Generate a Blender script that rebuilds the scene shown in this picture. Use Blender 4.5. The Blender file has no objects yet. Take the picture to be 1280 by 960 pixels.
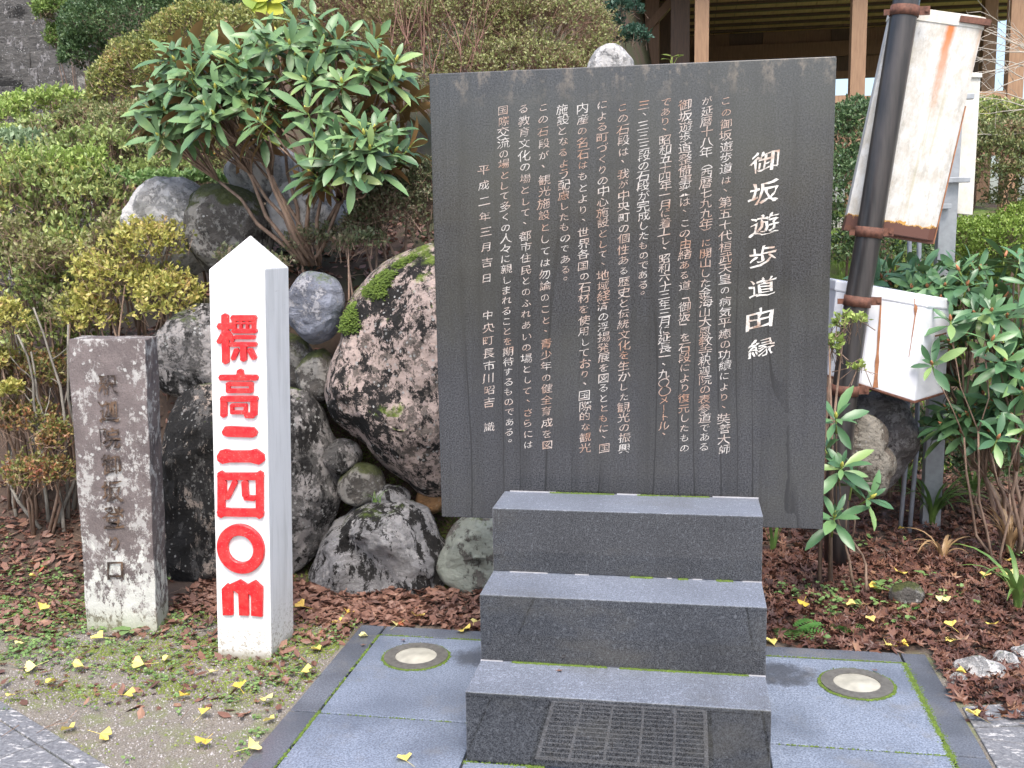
import bpy, bmesh, math, random
import numpy as np
from mathutils import Vector, Matrix, noise as mnoise
random.seed(7); RNG = np.random.default_rng(7)
S = bpy.context.scene
C = S.collection
R = math.radians

# ---------------------------------------------------------------- camera, world, light
F_PX, YAW, PITCH, ROLL = 1273.79, -0.1733, 0.1398, -0.0143
CAM = Vector((0.1968, -2.7222, 1.5))
_f = Vector((math.sin(YAW)*math.cos(PITCH), math.cos(YAW)*math.cos(PITCH), -math.sin(PITCH)))
_r = Vector((math.cos(YAW), -math.sin(YAW), 0)); _u = _r.cross(_f)
CR = math.cos(ROLL)*_r + math.sin(ROLL)*_u
CU = -math.sin(ROLL)*_r + math.cos(ROLL)*_u
cam_d = bpy.data.cameras.new('camera'); cam = bpy.data.objects.new('camera', cam_d); C.objects.link(cam)
cam_d.sensor_width = 36; cam_d.lens = F_PX*36/1280; cam_d.clip_end = 400; cam_d.clip_start = .05
M = Matrix((CR, CU, -_f)).transposed().to_4x4(); M.translation = CAM
cam.matrix_world = M
S.camera = cam

SUN_EL, SUN_AZ = R(58), R(168)      # azimuth measured clockwise from +Y
w = bpy.data.worlds.new('World'); S.world = w; w.use_nodes = True
nt = w.node_tree; bg = nt.nodes['Background']; sky = nt.nodes.new('ShaderNodeTexSky')
sky.sky_type = 'NISHITA'; sky.sun_disc = False; sky.sun_elevation = SUN_EL; sky.sun_rotation = SUN_AZ
sky.air_density = 1.0; sky.dust_density = 4.0; sky.ozone_density = 1.0
nt.links.new(sky.outputs[0], bg.inputs[0]); bg.inputs[1].default_value = 0.15
sd = bpy.data.lights.new('sun', 'SUN'); so = bpy.data.objects.new('sun', sd); C.objects.link(so)
sd.energy = 1.15; sd.angle = R(25); sd.color = (1, .97, .92)
sv = Vector((math.sin(SUN_AZ)*math.cos(SUN_EL), math.cos(SUN_AZ)*math.cos(SUN_EL), math.sin(SUN_EL)))
so.rotation_euler = sv.to_track_quat('Z', 'Y').to_euler()
S.view_settings.view_transform = 'Standard'; S.view_settings.look = 'None'
S.view_settings.exposure = 1.28; S.view_settings.gamma = 1
S.cycles.max_bounces = 6; S.cycles.transparent_max_bounces = 6

# ---------------------------------------------------------------- pixel -> place helpers (photo pixels, 1280x960)
def ray(px, py): return _f + CR*((px-640)/F_PX) + CU*((480-py)/F_PX)
def atY(px, py, y):
    d = ray(px, py); return CAM + d*((y-CAM.y)/d.y)
def atZ(px, py, z=0.0):
    d = ray(px, py); return CAM + d*((z-CAM.z)/d.z)
def wpp(y): return (y-CAM.y)/F_PX*1.02     # metres per photo pixel at depth y

# ---------------------------------------------------------------- terrain
def sst(a, b, x):
    t = np.clip((x-a)/(b-a), 0, 1); return t*t*(3-2*t)
def snoise(x, y, z=0.0, s=1.0, seed=0):
    rs = np.random.RandomState(seed); v = 0
    for k in range(5):
        d = rs.normal(size=3)*s*(1.0+.5*k); v = v + np.sin(x*d[0]+y*d[1]+z*d[2]+rs.uniform(0, 6.28))/(1+.4*k)
    return v/2.6
PX0, PX1, PYB, PYF = -1.070, 1.058, 0.989, -1.0
def H(x, y):
    x = np.asarray(x, float); y = np.asarray(y, float)
    wy = 1.60 + .05*snoise(x, 0, 0, 2.0, 3)
    wall = sst(wy, wy+.42, y)*1.22 + np.clip(y-1.95, 0, 4)*.42 + np.clip(y-6, 0, 12)*.55
    far = sst(1.15, 3.4, y)*1.0 + np.clip(y-3.4, 0, 3)*.16 + np.clip(y-8, 0, 12)*.5
    right = sst(3.3, 5.4, y)*1.45 + np.clip(y-5.4, 0, 4)*.1
    a = sst(-2.15, -2.75, x); hl = wall*(1-a) + far*a
    b = sst(-.55, .15, x); h = hl*(1-b) + right*b
    h = h + .012*snoise(x, y, 0, 5, 11)*sst(1.0, 1.6, np.abs(x)+np.abs(y)) + .05*snoise(x, y, 0, 2, 12)*sst(1.6, 3, y)
    s_ = sst(-.15, -.5, x+4.62+.70*np.clip(y-5.4, 0, 2.7))*sst(4.2, 5.0, y); h = h*(1-s_) + (.75+np.clip(y-5.4, 0, 2.7)*1.17+np.clip(y-8.1, 0, 20)*.5)*s_
    back = sst(-3, -30, y); h = h*(1-back)
    h = h - .006
    inside = (x > PX0+.02) & (x < PX1-.02) & (y < PYB-.02) & (y > PYF+.02)
    h = np.where(inside, -.075, h)
    return h
def Hs(x, y): return float(H(x, y))

# ---------------------------------------------------------------- mesh builder
def setp(o, label=None, cat=None, group=None, kind=None):
    if label: o['label'] = label
    if cat: o['category'] = cat
    if group: o['group'] = group
    if kind: o['kind'] = kind
    return o
def empty(name, loc, label, cat, group=None):
    o = bpy.data.objects.new(name, None); C.objects.link(o); o.location = loc; o.empty_display_size = .1
    return setp(o, label, cat, group)
def link(name, me, parent=None, origin=None):
    """mesh authored in world coordinates; origin moved to parent / given point"""
    o = bpy.data.objects.new(name, me); C.objects.link(o)
    if parent is not None:
        b = Vector(parent['_o']) if '_o' in parent.keys() else parent.location
        me.transform(Matrix.Translation(-b)); o.parent = parent
    elif origin is not None:
        me.transform(Matrix.Translation(-Vector(origin))); o.location = origin
    return o
class MB:
    def __init__(s): s.v = []; s.f = []; s.m = []; s.sm = []
    def add(s, vs, fs, m=0, smooth=False):
        b = len(s.v); s.v += [tuple(v) for v in vs]
        for f in fs: s.f.append(tuple(b+i for i in f)); s.m.append(m); s.sm.append(smooth)
    def box(s, x0, x1, y0, y1, z0, z1, m=0):
        s.obox(Vector(((x0+x1)/2, (y0+y1)/2, (z0+z1)/2)), Vector(((x1-x0)/2, 0, 0)), Vector((0, (y1-y0)/2, 0)), Vector((0, 0, (z1-z0)/2)), m)
    def obox(s, c, a, b, d, m=0):
        vs = [c+a*i+b*j+d*k for i in (-1, 1) for j in (-1, 1) for k in (-1, 1)]
        s.add(vs, [(0, 1, 3, 2), (4, 6, 7, 5), (0, 4, 5, 1), (2, 3, 7, 6), (0, 2, 6, 4), (1, 5, 7, 3)], m)
    def tube(s, pts, rad, seg=8, m=0, cap=True, smooth=True):
        pts = [Vector(p) for p in pts]; n = len(pts)
        if not hasattr(rad, '__len__'): rad = [rad]*n
        rings = []; prev = None
        for i, p in enumerate(pts):
            t = (pts[min(i+1, n-1)]-pts[max(i-1, 0)]).normalized()
            a = (prev - t*prev.dot(t)) if prev is not None else t.orthogonal()
            if a.length < 1e-6: a = t.orthogonal()
            a.normalize(); prev = a; b = t.cross(a)
            rings.append([p+(a*math.cos(2*math.pi*k/seg)+b*math.sin(2*math.pi*k/seg))*rad[i] for k in range(seg)])
        vs = [v for r_ in rings for v in r_]; fs = []
        for i in range(n-1):
            for k in range(seg):
                k2 = (k+1) % seg; fs.append((i*seg+k, i*seg+k2, (i+1)*seg+k2, (i+1)*seg+k))
        s.add(vs, fs, m, smooth)
        if cap:
            s.add(rings[0], [tuple(range(seg))[::-1]], m); s.add(rings[-1], [tuple(range(seg))], m)
    def prism(s, poly, o, ax, ay, an, d0, d1, m=0, mside=None):
        """poly of 2D points extruded along an from d0 to d1"""
        n = len(poly)
        A = [o+ax*p[0]+ay*p[1]+an*d0 for p in poly]; B = [o+ax*p[0]+ay*p[1]+an*d1 for p in poly]
        s.add(A+B, [tuple(range(n))[::-1], tuple(range(n, 2*n))], m)
        s.add(A+B, [(i, (i+1) % n, n+(i+1) % n, n+i) for i in range(n)], m if mside is None else mside)
    def mesh(s, name, mats):
        me = bpy.data.meshes.new(name); me.from_pydata(s.v, [], s.f)
        for m_ in (mats if isinstance(mats, (list, tuple)) else [mats]): me.materials.append(m_)
        me.polygons.foreach_set('material_index', s.m); me.polygons.foreach_set('use_smooth', s.sm); me.update()
        return me
    def build(s, name, mats, parent=None, origin=None, bevel=0):
        me = s.mesh(name, mats)
        bm = bmesh.new(); bm.from_mesh(me); bmesh.ops.remove_doubles(bm, verts=bm.verts, dist=1e-5)
        bmesh.ops.recalc_face_normals(bm, faces=bm.faces)
        if bevel: bmesh.ops.bevel(bm, geom=[e for e in bm.edges if e.calc_face_angle(0) > .5], offset=bevel, segments=2, affect='EDGES', profile=.6)
        bm.to_mesh(me); bm.free()
        return link(name, me, parent, origin)
def arr_mesh(name, V, Fc, mats, smooth=False, midx=None):
    """fast mesh from numpy vertices (n,3) and faces (m,k)"""
    me = bpy.data.meshes.new(name); V = np.asarray(V, np.float32); Fc = np.asarray(Fc, np.int32)
    me.vertices.add(len(V)); me.vertices.foreach_set('co', V.ravel())
    m_, k = Fc.shape; me.loops.add(m_*k); me.loops.foreach_set('vertex_index', Fc.ravel())
    me.polygons.add(m_); me.polygons.foreach_set('loop_start', np.arange(0, m_*k, k, dtype=np.int32))
    me.polygons.foreach_set('use_smooth', np.full(m_, smooth))
    for q in (mats if isinstance(mats, (list, tuple)) else [mats]): me.materials.append(q)
    if midx is not None: me.polygons.foreach_set('material_index', np.asarray(midx, np.int32))
    me.update(calc_edges=True); return me
def norm(a): return a/np.maximum(np.linalg.norm(a, axis=-1, keepdims=True), 1e-9)
def frames(d, up):
    """rotation matrices with columns (x, y=d, z~up)"""
    d = norm(d); x = norm(np.cross(d, up)); z = np.cross(x, d)
    return np.stack([x, d, z], axis=-1)
def scatter(tv, tf, pos, rot, sc):
    tv = np.asarray(tv, float); tf = np.asarray(tf, int); n = len(pos); k = len(tv)
    sc = np.asarray(sc, float); sc = sc[:, None] if sc.ndim == 1 else sc
    loc = tv[None]*(sc[:, None, :] if sc.shape[1] == 3 else sc[:, None, :])
    V = np.einsum('nij,nkj->nki', rot, loc) + pos[:, None, :]
    Fq = tf[None]+(np.arange(n)*k)[:, None, None]
    return V.reshape(-1, 3), Fq.reshape(-1, tf.shape[1])

# ---------------------------------------------------------------- materials
class NM:
    def __init__(s, name):
        s.m = bpy.data.materials.new(name); s.m.use_nodes = True; s.t = s.m.node_tree; s.n = s.t.nodes; s.l = s.t.links
        s.b = s.n['Principled BSDF']; s.tc = s.n.new('ShaderNodeTexCoord'); s.co = s.tc.outputs['Object']
    def inp(s, k, v):
        i = s.b.inputs[k]
        if hasattr(v, 'is_output') or isinstance(v, bpy.types.NodeSocket): s.l.new(v, i)
        else: i.default_value = (*v, 1) if isinstance(v, tuple) and len(v) == 3 else v
        return s
    def _s(s, v, i):
        if isinstance(v, bpy.types.NodeSocket): s.l.new(v, i)
        elif v is not None: i.default_value = (*v, 1) if isinstance(v, tuple) and len(v) == 3 and i.type == 'RGBA' else v
    def map(s, scale=(1, 1, 1), loc=(0, 0, 0), rot=(0, 0, 0), co=None):
        n = s.n.new('ShaderNodeMapping'); s.l.new(co or s.co, n.inputs[0]); n.inputs[1].default_value = loc; n.inputs[2].default_value = rot; n.inputs[3].default_value = scale
        return n.outputs[0]
    def noise(s, scale, det=4, rough=.55, co=None, dist=0.0):
        n = s.n.new('ShaderNodeTexNoise'); s.l.new(co or s.co, n.inputs['Vector']); n.inputs['Scale'].default_value = scale
        n.inputs['Detail'].default_value = det; n.inputs['Roughness'].default_value = rough; n.inputs['Distortion'].default_value = dist
        return n.outputs[0]
    def vor(s, scale, co=None, out='Distance', rnd=1.0, feat='F1'):
        n = s.n.new('ShaderNodeTexVoronoi'); n.feature = feat; s.l.new(co or s.co, n.inputs['Vector']); n.inputs['Scale'].default_value = scale
        n.inputs['Randomness'].default_value = rnd; return n.outputs[out]
    def ramp(s, fac, *stops, interp='LINEAR'):
        n = s.n.new('ShaderNodeValToRGB'); s.l.new(fac, n.inputs[0]); e = n.color_ramp.elements; n.color_ramp.interpolation = interp
        while len(e) < len(stops): e.new(.5)
        for i, (p, c) in enumerate(stops):
            e[i].position = p; e[i].color = (*c, 1) if isinstance(c, tuple) else (c, c, c, 1)
        return n.outputs[0]
    def mix(s, fac, a, b, mode='MIX'):
        n = s.n.new('ShaderNodeMix'); n.data_type = 'RGBA'; n.blend_type = mode
        s._s(fac, n.inputs[0]); s._s(a, n.inputs[6]); s._s(b, n.inputs[7]); return n.outputs[2]
    def math(s, op, a, b=None, c=None, clamp=False):
        n = s.n.new('ShaderNodeMath'); n.operation = op; n.use_clamp = clamp
        s._s(a, n.inputs[0]); s._s(b, n.inputs[1]); s._s(c, n.inputs[2]); return n.outputs[0]
    def sep(s, co=None):
        n = s.n.new('ShaderNodeSeparateXYZ'); s.l.new(co or s.co, n.inputs[0]); return n.outputs
    def geo(s, k):
        n = s.n.new('ShaderNodeNewGeometry'); return n.outputs[k]
    def rnd(s): n = s.n.new('ShaderNodeObjectInfo'); return n.outputs['Random']
    def bump(s, h, strength=.5, dist=.01, nrm=None):
        n = s.n.new('ShaderNodeBump'); n.inputs['Strength'].default_value = strength; n.inputs['Distance'].default_value = dist
        s.l.new(h, n.inputs['Height'])
        if nrm is not None: s.l.new(nrm, n.inputs['Normal'])
        s.l.new(n.outputs[0], s.b.inputs['Normal']); return n.outputs[0]
    def up(s):
        return s.sep(s.geo('Normal'))[2]
def simple(name, col, rough=.6, metal=0, var=.12, scale=20):
    q = NM(name); c = q.mix(q.ramp(q.noise(scale), (.3, 0.0), (.7, 1.0)), tuple(x*(1-var) for x in col), tuple(min(1, x*(1+var)) for x in col))
    q.inp('Base Color', c).inp('Roughness', rough).inp('Metallic', metal); return q.m

def _edge_dirt(q, c):
    x, y, z = q.sep(); n = q.noise(2.6, 6, .65, co=q.map((1, 1, 2.2), loc=(3, 1, 7)))
    c = q.mix(q.math('MULTIPLY', q.ramp(n, (.50, 0.0), (.66, 1.0)), .35), c, (.085, .08, .066))
    e = q.n.new('ShaderNodeBevel'); e.samples = 4; e.inputs[0].default_value = .006; dp = q.n.new('ShaderNodeVectorMath'); dp.operation = 'DOT_PRODUCT'; q.l.new(e.outputs[0], dp.inputs[0]); q.l.new(q.geo('Normal'), dp.inputs[1])
    ed = q.math('MULTIPLY', q.math('SUBTRACT', .99, dp.outputs['Value']), 9, clamp=True); ed = q.math('MULTIPLY', ed, q.ramp(q.noise(45, 4, .7), (.45, .15), (.6, 1.0)))
    return q.mix(q.math('MULTIPLY', ed, .7), c, (.26, .27, .29))
def granite(name, dark, light, rough, spec_scale=290, moss=0.0, stain=.35, rv=.0, ior=1.5):
    q = NM(name); n1 = q.noise(spec_scale, 2, .7); n2 = q.noise(spec_scale*.35, 3, .6); n3 = q.noise(3.2, 4, .6)
    c = q.mix(q.ramp(n1, (.40, 0.0), (.62, 1.0)), dark, light)
    c = q.mix(q.ramp(n2, (.56, 0.0), (.72, .6)), c, tuple(x*1.7 for x in light))
    c = q.mix(q.math('MULTIPLY', q.ramp(n3, (.42, 0.0), (.68, 1.0)), stain), c, tuple(x*.55 for x in dark))
    c = _edge_dirt(q, c)
    q.inp('Base Color', c).inp('Roughness', q.ramp(q.noise(5, 5), (.3, rough), (.7, rough+rv))).inp('IOR', ior)
    return q
M_granite_polish = granite('polished_granite', (.012, .013, .015), (.068, .072, .079), .015, rv=.025, ior=1.6).m
def tread_mat():
    q = granite('skylit_flamed_granite', (.085, .098, .125), (.25, .28, .34), .38, rv=.12)  # flamed tops; bluish light from the sky is put into the colour
    q.bump(q.noise(300, 2), .12, .002); return q.m
M_tread = tread_mat()
def slab_mat(name, d, l):
    q = NM(name); n1 = q.noise(170, 2, .7); rnd = q.rnd()
    c = q.mix(q.ramp(n1, (.38, 0.0), (.64, 1.0)), d, l)
    wet = q.ramp(q.noise(2.1, 5, .62, co=q.geo('Position')), (.44, 0.0), (.60, 1.0))
    c = q.mix(q.math('MULTIPLY', wet, .45), c, tuple(x*.6 for x in d))
    dirt = q.ramp(q.noise(9, 6, .7, co=q.geo('Position')), (.60, 0.0), (.74, 1.0))
    c = q.mix(q.math('MULTIPLY', dirt, .35), c, (.19, .18, .15))
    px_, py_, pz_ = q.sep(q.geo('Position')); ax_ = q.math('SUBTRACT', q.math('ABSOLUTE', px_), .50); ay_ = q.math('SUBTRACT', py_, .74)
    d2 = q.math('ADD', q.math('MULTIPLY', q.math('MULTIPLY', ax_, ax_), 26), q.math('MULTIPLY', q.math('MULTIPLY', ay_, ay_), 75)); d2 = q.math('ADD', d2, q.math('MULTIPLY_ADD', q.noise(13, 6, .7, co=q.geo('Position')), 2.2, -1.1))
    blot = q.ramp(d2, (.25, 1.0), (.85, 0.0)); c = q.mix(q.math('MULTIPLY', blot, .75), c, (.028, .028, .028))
    tan_ = q.ramp(q.noise(4.5, 6, .7, co=q.map((1, 1, 1), loc=(5, 2, 0), co=q.geo('Position'))), (.54, 0.0), (.66, 1.0)); c = q.mix(q.math('MULTIPLY', tan_, .30), c, (.21, .195, .17))
    c = q.mix(q.math('MULTIPLY', rnd, .25), c, tuple(x*.8 for x in d))
    q.inp('Base Color', c).inp('Roughness', q.math('MULTIPLY_ADD', wet, -.16, .46))
    q.bump(n1, .10, .001); return q.m
M_slab = slab_mat('paving_granite', (.105, .13, .18), (.31, .36, .45))
M_border = slab_mat('border_granite', (.07, .08, .10), (.185, .205, .245))

def stele_mat():
    q = NM('stele_granite'); n1 = q.noise(200, 2, .7)
    c = q.mix(q.ramp(n1, (.38, 0.0), (.62, 1.0)), (.010, .011, .013), (.056, .057, .062))
    x, y, z = q.sep()
    st = q.noise(1.0, 5, .65, co=q.map((26, 1, .9)))           # vertical water stains
    c = q.mix(q.math('MULTIPLY', q.ramp(st, (.46, 0.0), (.66, 1.0)), .5), c, (.014, .014, .014))
    big = q.ramp(q.noise(1.7, 5, .6), (.44, 0.0), (.60, 1.0))
    c = q.mix(q.math('MULTIPLY', big, .35), c, (.055, .055, .042))
    bl = q.ramp(q.noise(2.3, 6, .65, co=q.map((1, 1, .7), loc=(4, 0, 2))), (.50, 0.0), (.60, 1.0)); c = q.mix(q.math('MULTIPLY', bl, .3), c, (.016, .016, .017))
    # pale crust along the top edge
    topm = q.math('MULTIPLY', q.ramp(z, (.0, 0.0), (1.0, 1.0)), 1.0)
    tz = q.math('SUBTRACT', z, 1.40, clamp=True); tz = q.math('MULTIPLY', tz, 12, clamp=True)
    cr = q.ramp(q.noise(17, 6, .7, co=q.map((1, 1, .6))), (.52, 0.0), (.66, 1.0))
    c = q.mix(q.math('MULTIPLY', q.math('MULTIPLY', tz, cr), .55), c, (.26, .21, .16))
    # thin dark runs, strongest on the lower third
    wob = q.math('MULTIPLY_ADD', q.noise(2.2, 2, .4, co=q.map((1.6, 1, .16))), .42, x)
    wob = q.math('MULTIPLY_ADD', q.noise(6, 4, .6), .012, wob)
    lane = q.math('PINGPONG', q.math('ADD', wob, 3.0), .043)
    line = q.math('LESS_THAN', lane, .0030)
    low = q.math('MULTIPLY', q.math('SUBTRACT', 1.15, z), 1.4, clamp=True)
    gate = q.ramp(q.noise(1.0, 3, .6, co=q.map((9, 1, .7))), (.43, 0.0), (.49, 1.0))
    runs = q.math('MULTIPLY', q.math('MULTIPLY', line, low), gate)
    c = q.mix(q.math('MULTIPLY', runs, .85), c, (.008, .008, .008))
    q.inp('Base Color', c).inp('Roughness', q.ramp(q.noise(4, 5, .6), (.3, .13), (.7, .26))).inp('IOR', 1.65)
    return q.m
M_stele = stele_mat()
def ink(name, a, b, worn=(.06, .055, .05), scale=9, th=.5):
    q = NM(name); c = q.mix(q.ramp(q.noise(scale, 3, .6), (th-.1, 0.0), (th+.1, 1.0)), a, b)
    c = q.mix(q.math('MULTIPLY', q.ramp(q.noise(150, 3, .6), (.55, 0.0), (.64, 1.0)), .5), c, worn)
    q.inp('Base Color', c).inp('Roughness', .7); return q.m
M_ink = ink('inscription_paint', (.52, .49, .46), (.38, .22, .15), scale=6, th=.52)
M_ink_t = ink('title_paint', (.64, .62, .57), (.34, .20, .13), scale=16, th=.58)

def moss_mat():
    q = NM('moss'); r_ = q.geo('Random Per Island'); n = q.noise(60, 3)
    c = q.mix(q.ramp(n, (.3, 0.0), (.7, 1.0)), (.05, .085, .012), (.16, .25, .03)); c = q.mix(r_, c, (.07, .11, .02))
    q.inp('Base Color', c).inp('Roughness', .95); return q.m
M_moss = moss_mat()

def rock_mat(name, base, lich, black=.5, spots=.5, moss=.2, thr=.50, streak=2.2, scale=3.2, mossc=(.10, .145, .025)):
    q = NM(name); n = q.noise(5, 6, .65); co = q.co
    c = q.mix(q.ramp(n, (.3, 0.0), (.7, 1.0)), tuple(x*.6 for x in base), tuple(x*1.25 for x in base))
    vein = q.noise(7, 7, .7, co=q.map((1, 1, 2.2), rot=(.3, .7, .2)), dist=1.6)
    c = q.mix(q.math('MULTIPLY', q.ramp(vein, (.44, 1.0), (.50, 0.0)), .55), c, tuple(x*.4 for x in base))
    lm = q.ramp(q.noise(scale*3.2, 8, .78, co=q.map((1, 1, .8), loc=(3, 1, 2))), (thr-.01, 0.0), (thr+.015, 1.0))
    c = q.mix(lm, c, q.mix(q.noise(18, 4), tuple(x*.7 for x in lich), tuple(x*1.25 for x in lich)))
    g1 = q.noise(scale*2.4, 9, .80, co=q.map((streak, streak, 1), loc=(7, 3, 1), rot=(0, .1, 0)), dist=.3)
    g2 = q.noise(scale*.75, 3, .5, co=q.map((1, 1, 1), loc=(2, 8, 4)))
    bsum = q.math('ADD', q.math('MULTIPLY', g1, .62), q.math('MULTIPLY', g2, .38)); t = .585-.10*black
    c = q.mix(q.math('MULTIPLY', q.ramp(bsum, (t, 0.0), (t+.012, 1.0)), 1.0 if black > -.5 else 0), c, q.mix(q.noise(80, 3), (.010, .010, .010), (.032, .030, .029)))
    v = q.vor(38, co=q.map((1, 1, 1), loc=(1, 5, 2))); vn = q.math('ADD', v, q.math('MULTIPLY', q.noise(60, 5, .7), .55))
    sp = q.math('MULTIPLY', q.math('LESS_THAN', vn, .42+.1*spots), q.ramp(q.noise(7, 4), (.47, 0.0), (.55, 1.0)))
    c = q.mix(q.math('MULTIPLY', sp, min(1, spots*1.3)), c, (.42, .42, .41))
    mm = q.math('MULTIPLY', q.math('ADD', q.up(), q.math('MULTIPLY_ADD', q.noise(9, 7, .75), 2.6, -2.35+1.1*moss)), 3.0, clamp=True)
    c = q.mix(q.math('MULTIPLY', mm, .9) if moss > 0 else 0.0, c, q.mix(q.noise(50, 3), tuple(x*.45 for x in mossc), tuple(x*1.6 for x in mossc)))
    q.inp('Base Color', c).inp('Roughness', .8).inp('Specular IOR Level', .3)
    h = q.math('ADD', q.math('MULTIPLY', q.noise(13, 9, .75), 1.0), q.math('MULTIPLY', vein, .5))
    h = q.math('ADD', h, q.math('MULTIPLY', lm, .12))
    q.bump(h, 1.0, .035); return q.m

def leaf_mat(name, stops, back=None, rough=.42, sss=.25, obj_rnd=False, vein=False):
    q = NM(name); r_ = q.rnd() if obj_rnd else q.geo('Random Per Island')
    if not obj_rnd: r_ = q.math('ADD', q.math('MULTIPLY', r_, .6), q.math('MULTIPLY_ADD', q.noise(7, 3, .6, co=q.geo('Position')), 1.3, -.45), clamp=True)
    c = q.ramp(r_, *stops)
    if vein:
        x = q.sep()[0]
        c = q.mix(q.math('MULTIPLY', q.math('LESS_THAN', q.math('ABSOLUTE', x), .006), .6), c, (.22, .28, .10))
    if back: c = q.mix(q.geo('Backfacing'), c, back)
    q.inp('Base Color', c).inp('Roughness', rough)
    # thin leaf: some light comes through
    tr = q.n.new('ShaderNodeBsdfTranslucent'); q.l.new(c, tr.inputs[0]); mx = q.n.new('ShaderNodeMixShader'); mx.inputs[0].default_value = sss
    q.l.new(q.b.outputs[0], mx.inputs[1]); q.l.new(tr.outputs[0], mx.inputs[2]); q.l.new(mx.outputs[0], q.n['Material Output'].inputs[0])
    return q.m
BRN = (.27, .155, .065)
M_rhodo = leaf_mat('rhododendron_leaf', [(0, (.065, .14, .065)), (.5, (.13, .235, .10)), (.85, (.19, .32, .13)), (1, (.32, .42, .14))], back=BRN, rough=.40, sss=.12)
M_rhodo_o = leaf_mat('rhododendron_leaf_single', [(0, (.065, .14, .065)), (.5, (.13, .235, .10)), (.85, (.19, .32, .13)), (1, (.32, .42, .14))], back=BRN, rough=.38, sss=.12, obj_rnd=True)
M_rhodo_r = leaf_mat('broad_leaf', [(0, (.06, .14, .07)), (.5, (.105, .225, .10)), (.85, (.16, .30, .12)), (1, (.26, .38, .13))], back=(.10, .17, .07), rough=.33, sss=.15)
M_rhodo_ro = leaf_mat('broad_leaf_single', [(0, (.06, .14, .07)), (.5, (.105, .225, .10)), (.85, (.16, .30, .12)), (1, (.26, .38, .13))], back=(.10, .17, .07), rough=.33, sss=.15, obj_rnd=True)
M_az_yel = leaf_mat('azalea_yellow', [(0, (.22, .26, .05)), (.35, (.38, .39, .10)), (.7, (.55, .50, .15)), (.9, (.58, .42, .17)), (1, (.44, .20, .10))])
M_az_grn = leaf_mat('azalea_green', [(0, (.12, .18, .05)), (.4, (.24, .32, .10)), (.7, (.40, .45, .16)), (.88, (.52, .50, .16)), (1, (.48, .26, .16))])
M_az_lime = leaf_mat('azalea_lime', [(0, (.17, .25, .06)), (.5, (.32, .44, .11)), (1, (.48, .56, .18))])
M_az_mix = leaf_mat('azalea_mixed', [(0, (.10, .14, .06)), (.4, (.20, .25, .09)), (.65, (.29, .30, .12)), (.85, (.30, .20, .13)), (.97, (.34, .14, .10)), (1, (.5, .28, .06))])
M_az_brown = leaf_mat('azalea_brown', [(0, (.15, .15, .07)), (.35, (.25, .25, .11)), (.6, (.29, .34, .11)), (.82, (.30, .22, .14)), (1, (.34, .42, .13))])
M_hedge = leaf_mat('hedge_leaf', [(0, (.045, .085, .035)), (.5, (.085, .15, .06)), (.9, (.15, .23, .09)), (1, (.22, .29, .12))])
M_cotone = leaf_mat('small_dull_leaf', [(0, (.09, .12, .06)), (.5, (.17, .20, .10)), (.8, (.25, .21, .14)), (1, (.24, .11, .09))])
M_strap = leaf_mat('strap_leaf', [(0, (.06, .12, .045)), (.5, (.12, .22, .06)), (1, (.26, .38, .09))])
M_strap_dry = leaf_mat('dry_strap_leaf', [(0, (.30, .18, .09)), (.6, (.42, .28, .15)), (1, (.50, .30, .10))])
M_weed = leaf_mat('weed_leaf', [(0, (.10, .19, .06)), (.6, (.19, .31, .10)), (1, (.30, .43, .15))])
M_fern = leaf_mat('fern_leaf', [(0, (.07, .20, .04)), (1, (.14, .32, .08))])
M_bigyellow = leaf_mat('broad_yellow_leaf', [(0, (.55, .55, .05)), (.5, (.30, .45, .08)), (1, (.65, .60, .04))], obj_rnd=True, sss=.4)
M_litter_r = leaf_mat('maple_litter', [(0, (.045, .022, .018)), (.3, (.085, .038, .028)), (.6, (.135, .058, .038)), (.85, (.20, .10, .06)), (1, (.34, .20, .11))], rough=.5, sss=.08)
M_litter_l = leaf_mat('brown_litter', [(0, (.09, .045, .035)), (.4, (.17, .085, .06)), (.75, (.26, .14, .10)), (.95, (.34, .20, .13)), (1, (.36, .10, .05))], rough=.55, sss=.08)
M_ginkgo = leaf_mat('ginkgo_leaf', [(0, (.72, .52, .08)), (.5, (.80, .68, .20)), (.8, (.82, .76, .36)), (1, (.70, .45, .08))], obj_rnd=True, rough=.5, sss=.2)
def bark(name, a, b):
    q = NM(name); c = q.mix(q.ramp(q.noise(30, 6, .7, co=q.map((1, 1, .3))), (.35, 0.0), (.65, 1.0)), a, b)
    q.inp('Base Color', c).inp('Roughness', .85); q.bump(q.noise(60, 4), .4, .004); return q.m
M_bark = bark('brown_bark', (.13, .085, .06), (.33, .23, .17))
M_bark_g = bark('grey_bark', (.10, .09, .075), (.30, .28, .24))
M_shoot = simple('green_shoot', (.26, .33, .07), .6)
M_bud = simple('flower_bud', (.50, .47, .10), .6)
M_budr = simple('reddish_bud', (.50, .20, .10), .6)
M_twig_pale = simple('pale_twig', (.42, .38, .32), .8)

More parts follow.
